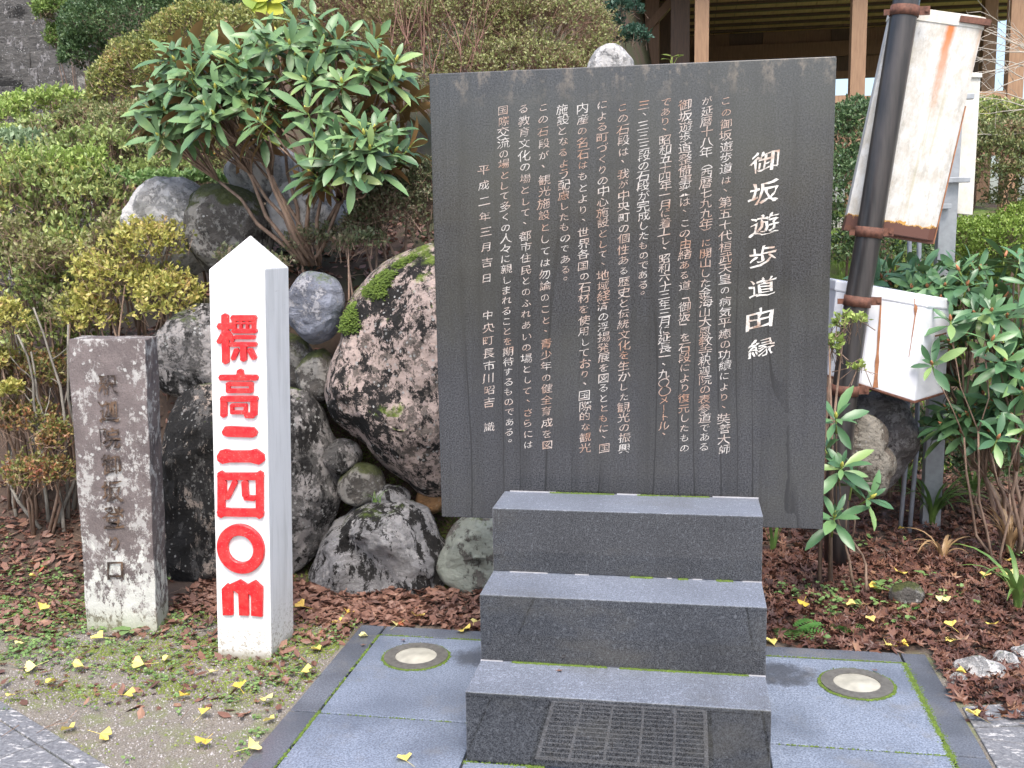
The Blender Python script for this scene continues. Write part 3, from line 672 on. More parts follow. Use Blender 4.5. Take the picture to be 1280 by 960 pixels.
# m
letter([[(277, 736), (284, 729), (291, 735), (291.5, 769), (278.5, 769)], [(285, 731), (300, 724.5), (310, 731), (311, 769.5), (299, 769), (298, 742), (292, 738)], [(304, 733), (319, 725), (328.5, 734), (328, 771), (314, 769.5), (314, 745), (309, 740)]])

# ---------------------------------------------------------------- old stone pillar
PLY = .80
pil = empty('old_stone_pillar', (-2.0, PLY+.1, 0), 'weathered brown stone pillar covered in white lichen with carved characters', 'stone marker')
a0, a1 = atZ(103, 789, 0), atZ(196, 790, 0); c0, c1 = atY(83, 424, PLY), atY(181, 427, PLY)
m = MB(); D = .15; zt = c0.z; n = 14; rs = random.Random(3); rows = []
for j in range(n+1):
    t = j/n; z = -.05+(zt+.05)*t; xl = a0.x*(1-t)+c0.x*t; xr = a1.x*(1-t)+c1.x*t; cut = .012 if j == n else 0
    ring = []
    for i in range(5): ring.append((xl+(xr-xl)*i/4, PLY+cut*.6, z))
    for i in range(1, 4): ring.append((xr-.03*i/4, PLY+D*i/4, z))
    for i in range(5): ring.append((xr-.03-(xr-xl)*i/4, PLY+D, z))
    for i in range(1, 4): ring.append((xl-.03+.03*i/4, PLY+D-D*i/4, z))
    ring = [(x+rs.uniform(-.003, .003), y+rs.uniform(-.002, .002), zz+(rs.uniform(-.003, .003) if j == n else 0)) for x, y, zz in ring]
    rows.append(ring)
k = len(rows[0]); vs = [v for r_ in rows for v in r_]
m.add(vs, [(j*k+i, j*k+(i+1) % k, (j+1)*k+(i+1) % k, (j+1)*k+i) for j in range(n) for i in range(k)] + [tuple(n*k+i for i in range(k)), tuple(range(k))[::-1]])
# object coords centred on the pillar axis so the lichen on the edges follows it
pil.location = ((a0.x+a1.x)/2+.02, PLY+.1, 0)
m.build('pillar_body', M_pillar, pil, bevel=.006)
column('carved_inscription', '釈迦院御坂登り口', xz(136, 480, PLY), xz(145, 711, PLY), .088, M_carve, pil, PLY-.004, jitter=.35, offset=.010, lift=.002, brush=.035)

# ---------------------------------------------------------------- boulders
def rock(name, label, outline, y, thick, mat, seed=1, sub=5, amp=.05, group=None, parent=None, flat=.42, cat='rock', cuts=24):
    pts = [atY(a, b, y) for a, b in outline]; cx = sum(p.x for p in pts)/len(pts); cz = sum(p.z for p in pts)/len(pts)
    th = np.array([math.atan2(p.z-cz, p.x-cx) for p in pts]); rr = np.array([math.hypot(p.x-cx, p.z-cz) for p in pts])
    o_ = np.argsort(th); th, rr = th[o_], rr[o_]; th = np.concatenate([th-2*math.pi, th, th+2*math.pi]); rr = np.tile(rr, 3)
    bm = bmesh.new(); bmesh.ops.create_icosphere(bm, subdivisions=sub, radius=1)
    size = float(np.mean(rr[:len(pts)])); off = Vector((seed*3.1, seed*1.7, seed*.9))
    rk = random.Random(seed*13); planes = []
    for _ in range(cuts):
        nn_ = Vector((rk.uniform(-1, 1), rk.uniform(-1.3, -.35), rk.uniform(-1, 1))).normalized(); planes.append((nn_, rk.uniform(.56, .86)))
    for v in bm.verts:
        for pn, pd in planes:
            dd_ = v.co.dot(pn)
            if dd_ > pd: v.co -= pn*(dd_-pd)*.92
        a, b, c_ = v.co; s_ = math.hypot(a, c_); t = math.atan2(c_, a); r_ = float(np.interp(t, th, rr))
        sp = s_**flat if s_ > 1e-6 else 0
        q = Vector((math.cos(t)*r_*sp, b*thick, math.sin(t)*r_*sp))
        p = q/size + off
        d = mnoise.noise(p*1.1)*.9 + mnoise.noise(p*2.4)*.45 + (1-abs(mnoise.noise(p*1.7+Vector((9, 9, 9))))*2)*.35-.2 + mnoise.noise(p*6)*.24 + mnoise.noise(p*14)*.12 + mnoise.noise(p*30)*.05
        nrm = v.co.normalized(); nd = Vector((nrm.x*.5, nrm.y*1.5, nrm.z*.5))
        v.co = Vector((cx, y, cz)) + q + nd*d*amp*size*2.2
    me = bpy.data.meshes.new(name); bm.to_mesh(me); bm.free(); me.materials.append(mat)
    me.polygons.foreach_set('use_smooth', [True]*len(me.polygons))
    zl = min(p.z for p in pts); o = link(name, me, parent, None if parent else (cx, y, zl))
    if not parent: setp(o, label, cat, group)
    return o
RK_big = rock_mat('rock_pink_black', (.20, .17, .15), (.50, .40, .36), black=.82, spots=.9, moss=.35, thr=.47, streak=1.3, scale=6.5, mossc=(.15, .22, .03))
RK_gb = rock_mat('rock_grey_black', (.34, .335, .34), (.46, .45, .45), black=.55, spots=.3, moss=.05, thr=.56, streak=2.0, scale=3.4)
RK_dark = rock_mat('rock_dark_speckled', (.14, .135, .13), (.34, .32, .31), black=.85, spots=.9, moss=.15, thr=.50, scale=4)
RK_lich = rock_mat('rock_dark_lichen', (.13, .125, .12), (.42, .35, .30), black=1.2, spots=.5, moss=.12, thr=.52, scale=3.0, streak=2.6)
RK_blue = rock_mat('rock_bluish', (.27, .29, .35), (.42, .42, .45), black=-.7, spots=.2, moss=.25, thr=.56)
RK_pale = rock_mat('rock_pale', (.40, .40, .40), (.62, .61, .60), black=-.2, spots=.3, moss=.15, thr=.48)
RK_green = rock_mat('rock_pale_green_lichen', (.20, .19, .17), (.34, .37, .32), black=-.3, spots=.6, moss=.1, thr=.46)
RK_moss = rock_mat('rock_mossy', (.13, .12, .11), (.28, .27, .25), black=.1, spots=.7, moss=.62, thr=.52, mossc=(.075, .09, .025))
RK_orange = rock_mat('rock_ochre', (.36, .20, .09), (.45, .30, .18), black=-.6, spots=0, moss=0, thr=.55)
GW = 'boulders of the dry stone retaining wall'
rock('boulder', 'huge pink and black mottled boulder leaning beside the left edge of the slab, mossy shoulder', [(476, 316), (540, 298), (600, 330), (615, 560), (570, 640), (540, 640), (505, 606), (455, 560), (412, 524), (401, 470), (414, 415), (438, 350)], 1.62, .27, RK_big, 2, 6, .045, GW)
rock('boulder', 'grey rounded boulder with a black stain at the wall foot left of the steps', [(388, 765), (394, 700), (420, 650), (470, 628), (525, 640), (551, 680), (558, 745), (520, 775), (450, 780)], 1.50, .25, RK_gb, 4, 6, .075, GW)
rock('boulder', 'boulder with pale green lichen low behind the steps under the slab', [(553, 730), (556, 680), (575, 648), (640, 640), (660, 745), (610, 750)], 1.52, .2, RK_green, 6, 5, .05, GW)
rock('boulder', 'dark speckled boulder just right of the white post', [(300, 500), (345, 484), (385, 492), (404, 535), (420, 600), (408, 665), (375, 715), (335, 735), (300, 720), (290, 600)], 1.55, .2, RK_dark, 8, 5, .05, GW)
rock('boulder', 'black and tan lichened boulder between the old pillar and the white post', [(203, 560), (215, 500), (262, 480), (310, 500), (325, 600), (310, 740), (260, 770), (212, 750), (200, 660)], 1.50, .24, RK_lich, 10, 6, .05, GW)
rock('boulder', 'dark flat boulder above the old pillar, beneath the yellow azalea', [(180, 450), (205, 395), (262, 380), (310, 420), (300, 488), (240, 500), (200, 492)], 1.78, .2, RK_dark, 12, 5, .05, GW)
rock('boulder', 'small bluish oval boulder right of the post top', [(357, 362), (370, 344), (398, 340), (421, 354), (424, 392), (408, 428), (385, 434), (366, 412)], 1.60, .12, RK_blue, 14, 5, .04, GW)
rock('boulder', 'big pale grey boulder above the marker post, under the yellow azalea', [(158, 265), (172, 228), (205, 219), (240, 232), (268, 262), (262, 330), (200, 345), (165, 320)], 2.12, .22, RK_pale, 17, 6, .06, GW)
rock('boulder', 'grey boulder with a brown hollow behind the white post, left of the rhododendron stems', [(235, 245), (262, 230), (300, 236), (328, 262), (334, 300), (320, 335), (260, 345), (238, 320)], 2.06, .2, RK_moss, 19, 5, .06, GW)
rock('boulder', 'pale boulder half hidden behind the rhododendron stems, upper one', [(278, 215), (300, 190), (345, 182), (372, 205), (366, 235), (310, 243)], 2.35, .2, RK_pale, 20, 5, .05, GW)
rock('boulder', 'pale boulder behind the rhododendron stems, lower one', [(325, 262), (345, 235), (385, 228), (425, 245), (432, 280), (400, 310), (345, 305)], 2.2, .2, RK_pale, 23, 5, .05, GW)
rock('boulder', 'small dark round stone wedged in the gap below the big mottled boulder, upper one', [(398, 575), (410, 556), (436, 552), (450, 568), (446, 586), (420, 592)], 1.58, .10, RK_dark, 25, 4, .05, GW)
rock('boulder', 'grey round stone wedged above the black stained boulder', [(420, 612), (428, 590), (455, 580), (476, 592), (480, 614), (455, 628), (430, 628)], 1.56, .10, RK_moss, 27, 4, .05, GW)
rock('boulder', 'small grey stone squeezed on top of the black stained boulder', [(462, 628), (470, 612), (490, 608), (512, 620), (508, 634), (480, 640)], 1.56, .08, RK_gb, 28, 4, .05, GW)
rock('boulder', 'small mossy stone in the gap right of the speckled boulder', [(372, 470), (380, 440), (402, 436), (414, 460), (408, 500), (388, 505)], 1.66, .10, RK_moss, 29, 4, .06, GW)
rock('boulder', 'ochre wedge stone under the lower tip of the big mottled boulder', [(520, 622), (532, 606), (550, 606), (552, 640), (538, 644)], 1.64, .06, RK_orange, 31, 4, .03, GW)
rock('boulder', 'mossy stone deep in the wall between the post and the bluish boulder', [(345, 440), (352, 415), (375, 425), (388, 460), (380, 490), (350, 488)], 1.74, .1, RK_moss, 33, 4, .06, GW)
rock('boulder', 'round white stone showing just above the top edge of the slab', [(736, 100), (740, 68), (752, 57), (772, 56), (786, 66), (793, 84), (792, 100)], 2.9, .10, RK_pale, 35, 5, .04, None)
rock('boulder', 'upright brownish stone behind the low rhododendron, right of the slab', [(1064, 620), (1067, 530), (1080, 516), (1096, 522), (1108, 560), (1114, 600), (1108, 622)], 2.15, .09, rock_mat('rock_brown_grey', (.17, .145, .12), (.30, .28, .24), black=-.7, spots=.4, moss=.05), 37, 5, .035, None)
rock('boulder', 'large grey stone half hidden below the white utility box', [(1050, 600), (1058, 505), (1090, 490), (1125, 494), (1138, 520), (1135, 580), (1110, 615)], 2.45, .16, rock_mat('rock_grey', (.17, .16, .16), (.28, .27, .27), black=-.7, spots=.3, moss=.1), 39, 5, .05, None)
rock('boulder', 'small square mossy stone stub in the maple leaves right of the steps', [(1112, 752), (1114, 736), (1130, 730), (1152, 734), (1156, 752), (1135, 758)], 1.50, .05, RK_moss, 41, 4, .03, None)
# edging cobbles right of the platform
def cobble(label, px, py, rx, ry, rz, seed, mat=RK_pale):
    p = atZ(px, py, 0); bm = bmesh.new(); bmesh.ops.create_icosphere(bm, subdivisions=4, radius=1)
    for v in bm.verts:
        d = mnoise.noise(v.co*1.3+Vector((seed, 0, 0)))*.22+mnoise.noise(v.co*3+Vector((seed, 3, 0)))*.08
        v.co = Vector((v.co.x*rx, v.co.y*ry, v.co.z*rz))*(1+d)+p+Vector((0, 0, -.005))
    me = bpy.data.meshes.new('cobble'); bm.to_mesh(me); bm.free(); me.materials.append(mat); me.polygons.foreach_set('use_smooth', [True]*len(me.polygons))
    setp(link('edging_stone', me, None, p), label, 'stone', 'rounded edging stones by the leaf bed')
cobble('biggest rounded grey edging stone right of the platform', 1220, 842, .095, .055, .065, 1)
cobble('round edging stone with moss between it and its bigger neighbour', 1256, 830, .05, .05, .055, 2)
cobble('edging stone cut by the right edge of the photo', 1283, 822, .055, .04, .055, 3)
cobble('smallest edging stone touching the platform border', 1199, 852, .035, .028, .035, 4)

# ---------------------------------------------------------------- flagstones in both lower corners
def flag_group(name, polys, mat, ztop=.0):
    root = MB(); big = [Vector((p[0], p[1], 0)) for p in polys[0]]
    xs = [q[0] for P in polys for q in P]; ys = [q[1] for P in polys for q in P]
    root.box(min(xs), max(xs), min(ys), max(ys), -.09, -.02)
    r_ = setp(root.build(name, M_mortar), kind='structure')
    for i, P in enumerate(polys):
        m = MB(); m.prism([(a, b) for a, b in P], Vector((0, 0, 0)), Vector((1, 0, 0)), Vector((0, 1, 0)), Vector((0, 0, 1)), -.06, ztop+.001*(i % 3))
        m.build('flagstone' if len(P) != 5 else 'kerb_stone', mat, r_, bevel=.005)
    return r_
def gz(px, py): p = atZ(px, py, 0); return (p.x, p.y)
k0 = Vector(gz(0, 876)); k1 = Vector(gz(137, 960)); kd = (k1-k0).normalized(); kn = Vector((kd.y, -kd.x))   # towards the camera side
if kn.y > 0: kn = -kn
def kp(a, b): v = k0+kd*a+kn*b; return (v.x, v.y)
L = []
kw = .062
for a0_, a1_ in ((-1.2, -.35), (-.345, .42), (.425, .80)): L.append([kp(a0_, 0), kp((a0_+a1_)/2, 0), kp(a1_, 0), kp(a1_, kw), kp(a0_, kw)])
jx = (Vector(gz(54.7, 928))-k0).dot(kd)
for a0_, a1_ in ((jx-.9, jx-.455), (jx-.45, jx-.005), (jx, jx+.5)):
    for r0 in (0, .46): L.append([kp(a0_, kw+.006+r0), kp(a1_, kw+.006+r0), kp(a1_, kw+.455+r0), kp(a0_, kw+.455+r0)])
def flags_left():
    root = MB(); P = [kp(-1.2, .004), kp(.80, .004), kp(.80, 1.0), kp(-1.2, 1.0)]
    root.prism(P, Vector((0, 0, 0)), Vector((1, 0, 0)), Vector((0, 1, 0)), Vector((0, 0, 1)), -.09, -.006, 0)
    r_ = setp(root.build('flagstone_path', M_moss), kind='structure')
    for i, P in enumerate(L):
        m = MB(); m.prism(P, Vector((0, 0, 0)), Vector((1, 0, 0)), Vector((0, 1, 0)), Vector((0, 0, 1)), -.05, .002+.001*(i % 3))
        m.build('kerb_stone' if len(P) == 5 else 'flagstone', M_flag, r_, bevel=.004)
flags_left()
def flags_right():
    x0 = PX1+.012; ps = [[(x0, .42), (1.30, .47), (1.62, .56), (1.62, .30), (1.35, .31), (x0, .36)], [(x0, .352), (1.35, .302), (1.62, .292), (1.62, -.25), (x0, -.22)],
                         [(x0, .56), (1.20, .60), (1.62, .74), (1.62, .568), (1.30, .478), (x0, .428)], [(1.628, .74), (2.4, .9), (2.4, .2), (1.628, .2)], [(x0, -.226), (2.0, -.256), (2.0, -.9), (x0, -.9)]]
    root = MB(); root.box(x0, 2.4, -.9, .4, -.09, -.008); r_ = setp(root.build('flagstone_walk', M_mortar), kind='structure')
    for i, P in enumerate(ps):
        m = MB(); m.prism(P, Vector((0, 0, 0)), Vector((1, 0, 0)), Vector((0, 1, 0)), Vector((0, 0, 1)), -.05, .001+.001*(i % 3)); m.build('flagstone', M_flag, r_, bevel=.004)
flags_right()
M_added_paving = NM('pale_added_paving'); _c = M_added_paving.mix(M_added_paving.noise(2, 5), (.27, .275, .29), (.40, .405, .42)); M_added_paving.inp('Base Color', _c).inp('Roughness', .7)
m = MB(); m.box(-7, 8, -9.0, -1.02, -.05, .012); setp(m.build('added_forecourt_paving', M_added_paving.m), kind='structure')  # unseen paving added behind the camera to brighten the reflection in the slab
# ================================================================= PART TWO
# ---------------------------------------------------------------- staircase climbing at the upper left
stair_root = empty('stone_staircase', (-6.3, 5.3, 1.0), 'wide grey stone staircase climbing the slope at the upper left', 'staircase')
M_stair = rock_mat('stair_stone', (.115, .11, .105), (.26, .25, .25), black=.35, spots=.6, moss=.05, thr=.56, scale=2.4, streak=.5)
def stair_k(k): return 1.15+k*.2, 5.35+k*.17, -4.78-.72*k*.17
for k in range(17):
    z, y, x1 = stair_k(k); xx = -10.5; rs = random.Random(k)
    while xx < x1-.2:
        w_ = min(rs.uniform(1.0, 1.9), x1-xx); m = MB(); m.box(xx+.004, xx+w_-.004, y+rs.uniform(0, .01), y+.30, z-.197, z+rs.uniform(-.004, .004)); m.build('step_stone', M_stair, stair_root, bevel=.018); xx += w_
m = MB()
for k in range(17):
    z, y, x1 = stair_k(k); m.box(x1+.004, x1+.24, y-.03, y+.14, z-.7, z+.10)
m.build('side_kerb', RK_moss, stair_root)

# ---------------------------------------------------------------- wooden pavilion behind
pav = empty('wooden_pavilion', (1.9, 9.5, 1.9), 'open wooden pavilion with timber posts and a boarded ceiling behind the slab', 'building')
def pxx(px, y): return atY(px, 60, y).x
YF = 8.0; YBK = 12.4; ZC = atY(975, 44, YBK).z
def post_(px0, px1, y, mat, z0=1.4, z1=ZC, d=.15):
    a, b = pxx(px0, y), pxx(px1, y); m = MB(); m.box(a, b, y, y+d, z0, z1); m.build('timber_post', mat, pav, bevel=.006)
post_(868, 886, YF, M_wood); post_(1064, 1083, YF, M_wood); post_(1262, 1282, YF, M_wood); post_(1229, 1246, YF+1.4, M_wood)
post_(838, 862, YF+.6, M_wood_dark); post_(806, 824, YF+1.0, M_wood_mid); post_(1216, 1224, YBK-.4, M_wood_dark)
xl, xr = pxx(720, YF), pxx(1420, YF)
# ceiling boards run front to back, battens across
xc = xl+.5; xend = xr
while xc < xend:
    m = MB(); m.box(xc+.004, xc+.236, YF-.4, YBK-.001, ZC+.05, ZC+.07); m.build('ceiling_board', M_wood_ceiling, pav); xc += .24
yy = YF+.3
while yy < YBK:
    m = MB(); m.box(xl+.4, xr, yy, yy+.07, ZC+.018, ZC+.048); m.build('batten', M_wood_dark, pav); yy += .42
# front beam, back wall of boards with an opening beneath, rails
m = MB(); m.box(xl, xr, YF-.02, YF+.16, ZC-.012, ZC+.22); m.build('eave_beam', M_wood_mid, pav)
zbw = atY(1050, 97, YBK).z
xx = xl+.3; xo = pxx(1225, YBK)
k = 0
while xx < xo:
    m = MB(); w_ = .46; m.box(xx, min(xo, xx+w_)-.001, YBK+(.02 if k % 2 else 0), YBK+.05, zbw if xx > pxx(886, YBK) else 1.6, ZC+.245); m.build('wall_board', M_wood_mid if k % 3 else M_wood_dark, pav); xx += w_; k += 1
m = MB(); m.box(xl+.3, xo, YBK-.05, YBK-.002, zbw-.02, zbw+.08); m.build('rail', M_wood_mid, pav)
m = MB(); m.box(pxx(886, YBK)-.2, xo, YBK-.05, YBK-.002, ZC-.32, ZC-.12); m.build('rail', M_wood_mid, pav)
for (a, b, y0, yd) in ((1040, 1064, 119, 128), (1083, 1262, 119, 133)):
    xa, xb = pxx(a, YF), pxx(b, YF); za, zb_ = atY(a, yd, YF).z, atY(a, y0, YF).z; m = MB(); m.box(xa+.002, xb-.002, YF+.03, YF+.12, za, zb_); m.build('rail', M_wood, pav)
    m = MB(); m.box(xa+.002, xb-.002, YF+.05, YF+.09, za-.5, za-.003); m.build('rail_panel', M_wood_mid, pav)
m = MB(); m.box(xl, xr+.3, YF+.1, YBK+.3, 1.25, 1.6); m.box(xl-1, xr+2, 6.7, YF+.098, 1.3, 1.66); m.build('floor', simple('pale_bounce_concrete', (.55, .53, .48), .7), pav)  # front apron added; pale concrete bounces light up onto the ceiling
# dark inner screen at the left bay
m = MB(); m.box(xl-.6, pxx(862, YF+2), YF+2.0, YF+2.08, 1.6, ZC); m.build('dark_screen', M_wood_dark, pav)
m = MB(); m.obox(Vector((pxx(824, YF+.9), YF+1.0, ZC-.35)), Vector((.30, 0, .32)), Vector((0, .05, 0)), Vector((-.03, 0, .03))); m.build('brace', M_wood_mid, pav)
for k in range(7):
    x0_ = pxx(1180, YF)+k*.32; m = MB(); m.obox(Vector((x0_+.3, YF+.9, ZC+.0)), Vector((.03, 0, 0)), Vector((-.25, .9, -.0)), Vector((0, 0, .05))); m.build('rafter', M_wood, pav)
# roof
m = MB(); zr = ZC+.25; xm = (xl+xr)/2; E_ = .35
m.add([(xl-E_, YF-E_, zr), (xr+E_, YF-E_, zr), (xr+E_, YBK+E_, zr), (xl-E_, YBK+E_, zr), (xl+1.2, (YF+YBK)/2, zr+1.5), (xr-1.2, (YF+YBK)/2, zr+1.5)],
      [(0, 1, 5, 4), (1, 2, 5), (2, 3, 4, 5), (3, 0, 4), (3, 2, 1, 0)])
m.build('roof', simple('dark_roof_tiles', (.07, .075, .08), .6), pav)

# ---------------------------------------------------------------- leaning conduit pole with sign box and utility box
PYD = 2.05      # depth of the pole
def ppx(t):     # centre of the pole in photo pixels by row
    return np.interp(t, [-60, 0, 300, 380, 480, 560, 640], [1143, 1133, 1085, 1071, 1057, 1050, 1046])
def prw(t): return 14.6
prp = empty('leaning_pole', (atY(1046, 640, PYD).x, PYD, 0), 'dark leaning conduit pole strapped with rusty bands right of the slab', 'pole')
m = MB(); rows = [-60, 0, 100, 200, 300, 380, 480, 560, 640, 700]
pts = [atY(float(ppx(t)), t, PYD) for t in rows]; pts[-1] = Vector((pts[-1].x, PYD, -.05)); 
m.tube(pts, [wpp(PYD)*prw(t) for t in rows], 20); m.build('pole_tube', M_pole, prp)
PR = wpp(PYD)*14.6
for t in (14, 290, 376, 487):
    a = atY(float(ppx(t-6)), t-6, PYD); b = atY(float(ppx(t+7)), t+7, PYD); m = MB(); m.tube([a, b], PR*1.09, 20)
    c = (a+b)/2; m.obox(c+Vector((PR*1.35, .0, 0)), Vector((PR*.5, 0, 0)), Vector((0, .004, 0)), Vector((0, 0, .018)))
    m.obox(c+Vector((-PR*1.25, .0, 0)), Vector((PR*.28, 0, 0)), Vector((0, .004, 0)), Vector((0, 0, .012)))
    m.tube([c+Vector((PR*1.6, -.012, 0)), c+Vector((PR*1.6, .012, 0))], .008, 6)
    m.build('rusty_band', M_rust, prp)
# corrugated cable duct beside the pole foot
m = MB(); q0 = atY(1068, 492, PYD+.06); q1 = atY(1058, 560, PYD+.06)
pts = []; rad = []
for k in range(50): pts.append(q0.lerp(q1, k/49)+Vector((0, 0, -.25*k/49*0))); rad.append(.019+(.004 if k % 2 else 0))
m.tube(pts, rad, 10); m.build('corrugated_duct', simple('black_duct', (.03, .03, .03), .5), prp)
# pipes
for px_, r_ in ((1136, .010), (1150, .010)):
    pass

def quadpt(px, py, y): return atY(px, py, y)
def box_from_front(name, corners, y, depth, mats, parent, bevel=.004, org=None, dy=None):
    """corners: TL,TR,BR,BL in photo pixels at depth y"""
    dy = dy or (0, 0, 0, 0); P = [atY(c[0], c[1], y+d) for c, d in zip(corners, dy)]; Q = [p+Vector((0, depth, 0)) for p in P]
    m = MB(); m.add(P+Q, [(0, 3, 2, 1), (4, 5, 6, 7), (0, 1, 5, 4), (1, 2, 6, 5), (2, 3, 7, 6), (3, 0, 4, 7)])
    return m.build(name, mats, parent, bevel=bevel)
SYD = PYD+PR+.006
sgn = empty('sign_box', (0, 0, 0), 'tall white sign box with peeling paint and rust, strapped to the leaning pole', 'sign box')
bl, br = atY(1057, 284, SYD), atY(1168, 302, SYD); tl = atY(1095, 8, SYD); tr = atY(1213, 20, SYD)
ex = (br-bl).normalized(); ez = ((tl-bl).normalized()+(tr-br).normalized()).normalized(); ez = (ez-ex*ez.dot(ex)).normalized(); ey = ez.cross(ex)
org = (bl+br)/2; Wd = (br-bl).length; Ht = ((tl-bl).length+(tr-br).length)/2
MW = Matrix((ex, ey, ez)).transposed().to_4x4(); MW.translation = org; sgn.matrix_world = MW; sgn.location = org; sgn.rotation_euler = MW.to_euler()
def local_obj(m, name, mats, parent, bevel=0):
    me = m.mesh(name, mats); bm = bmesh.new(); bm.from_mesh(me); bmesh.ops.remove_doubles(bm, verts=bm.verts, dist=1e-5); bmesh.ops.recalc_face_normals(bm, faces=bm.faces)
    if bevel: bmesh.ops.bevel(bm, geom=[e for e in bm.edges if e.calc_face_angle(0) > .5], offset=bevel, segments=2, affect='EDGES')
    bm.to_mesh(me); bm.free(); o = bpy.data.objects.new(name, me); C.objects.link(o); o.parent = parent; return o
m = MB(); h = Wd/2
prof = [(-h, .03), (-h*.45, -.002), (h-.03, .004), (h, .018), (h, .11), (-h, .11)]
m.prism(prof, Vector((0, 0, 0)), Vector((1, 0, 0)), Vector((0, 1, 0)), Vector((0, 0, 1)), 0, Ht)
local_obj(m, 'sign_casing', M_sign, sgn, .004)
m = MB(); prof2 = [(a*1.02, (b-.05)*1.08+.05) for a, b in prof]
m.prism(prof2, Vector((0, 0, 0)), Vector((1, 0, 0)), Vector((0, 1, 0)), Vector((0, 0, 1)), Ht-.045, Ht+.008); local_obj(m, 'top_rim', M_board, sgn, .003)
m = MB(); m.box(-h-.002, h+.002, .02, .112, -.012, .012); local_obj(m, 'rusted_bottom_rim', M_rust, sgn)
m = MB(); m.box(h+.001, h+.006, .02, .10, -.01, Ht*.62); local_obj(m, 'rusty_side_edge', M_ruststain, sgn)
m = MB(); m.box(h*.45, h+.02, -.012, .115, Ht-.028, Ht-.002); local_obj(m, 'steel_bracket', M_rust, sgn)

# utility box, hexagonal front corner towards the viewer
ub = empty('utility_box', (0, 0, 0), 'white enamelled utility box with rust streaks strapped low on the leaning pole', 'utility box')
lo = [atY(1034, 470, SYD+.08), atY(1076, 481, SYD+.006), atY(1143, 503, SYD-.05), atY(1181, 491, SYD+.12)]
up_ = [atY(1046, 350, SYD+.08), atY(1091, 358, SYD+.006), atY(1160, 369, SYD-.05), atY(1190, 374, SYD+.12)]
ub.location = (lo[1]+lo[3])/2
def shell(lo, up_, t0, t1, grow=0.0):
    A = [l.lerp(u, t0) for l, u in zip(lo, up_)]; B = [l.lerp(u, t1) for l, u in zip(lo, up_)]
    c = sum(A+B, Vector())/8
    back = [Vector((0, .26, 0)), Vector((0, .26, 0))]
    A += [A[3]+back[0], A[0]+back[1]]; B += [B[3]+back[0], B[0]+back[1]]
    if grow:
        ca = sum(A, Vector())/6; cb = sum(B, Vector())/6; A = [p+(p-ca).normalized()*grow for p in A]; B = [p+(p-cb).normalized()*grow for p in B]
    m = MB(); n = 6; m.add(A+B, [tuple(range(n))[::-1], tuple(range(n, 2*n))]+[(i, (i+1) % n, n+(i+1) % n, n+i) for i in range(n)]); return m
shell(lo, up_, 0, .90).build('box_body', M_whitebox, ub, bevel=.010)
shell(lo, up_, .885, 1.0, .006).build('box_lid', M_whitebox, ub, bevel=.008)
shell(lo, up_, -.012, .012, .0015).build('rusty_lower_edge', M_rust, ub, bevel=.003)
def stain(pa, pb, w0, w1, name, mat, face=(0, 0, 0), n=10, seed=0):
    m = MB(); rs = random.Random(seed); L_ = []; R_ = []
    for k in range(n+1):
        t = k/n; p = pa.lerp(pb, t)+Vector((0, -.0035, 0)); w_ = (w0*(1-t)+w1*t)*rs.uniform(.7, 1.25); L_.append(p+Vector((-w_/2, 0, 0))); R_.append(p+Vector((w_/2, 0, 0)))
    m.add(L_+R_, [(k, k+1, n+2+k, n+1+k) for k in range(n)]); m.build(name, mat, ub)
def on_left(u, t):  # on the front-left face of the utility box
    return lo[1].lerp(lo[2], u).lerp(up_[1].lerp(up_[2], u), t)
stain(on_left(.18, .87), on_left(.27, .02), .006, .020, 'rust_streak', M_ruststain, seed=3)
stain(on_left(.80, .95), on_left(.82, .80), .022, .008, 'rust_streak', M_ruststain, seed=4)
stain(on_left(.82, .80), on_left(.80, .40), .005, .002, 'rust_streak', M_ruststain, seed=5)
m = MB()
for k in range(4):
    p = lo[2].lerp(lo[3], .62).lerp(up_[2].lerp(up_[3], .62), .70-.07*k)+Vector((.004, -.006, 0)); d = (lo[3]-lo[2]).normalized()
    m.obox(p, d*.045, Vector((0, -.003, 0)), Vector((0, 0, .0035)))
m.build('vent_slots', M_rust, ub)

# grey steel post with the white weathered board behind
GY = 2.75
gp = empty('steel_post', (atY(1178, 500, GY).x, GY, 0), 'grey square steel post standing behind the rusty sign box', 'post')
m = MB(); a, b = atY(1166, 400, GY), atY(1190, 400, GY); a2, b2 = atY(1186, 60, GY), atY(1208, 60, GY)
Pv = [Vector((a.x-.01, GY, -.05)), Vector((b.x-.01, GY, -.05)), Vector((b.x-.01, GY+.07, -.05)), Vector((a.x-.01, GY+.07, -.05)), Vector((a2.x, GY, a2.z)), Vector((b2.x, GY, b2.z)), Vector((b2.x, GY+.07, b2.z)), Vector((a2.x, GY+.07, a2.z))]
m.add(Pv, [(0, 1, 5, 4), (1, 2, 6, 5), (2, 3, 7, 6), (3, 0, 4, 7), (4, 5, 6, 7), (3, 2, 1, 0)]); m.build('post_tube', M_galv, gp, bevel=.004)
for (xa, xb, t) in ((1196, 1217, 121), (1182, 1212, 225), (1176, 1188, 258)):
    p, q_ = atY(xa, t, GY-.03), atY(xb, t, GY-.03); m = MB(); m.obox((p+q_)/2+Vector((0, .0, 0)), Vector(((q_.x-p.x)/2, 0, 0)), Vector((0, .02, 0)), Vector((0, 0, .013))); m.build('bracket', M_galv, gp, bevel=.003)
bd = empty('white_board', atY(1210, 268, GY+.05), 'narrow weathered white board fixed to the grey steel post', 'board')
box_from_front('board_panel', [(1193, 92), (1226, 94), (1216, 269), (1184, 266)], GY+.02+.055, .03, M_board, bd)
box_from_front('board_frame', [(1190, 89), (1228, 91), (1228, 97), (1190, 96)], GY+.012+.05, .03, M_board, bd)
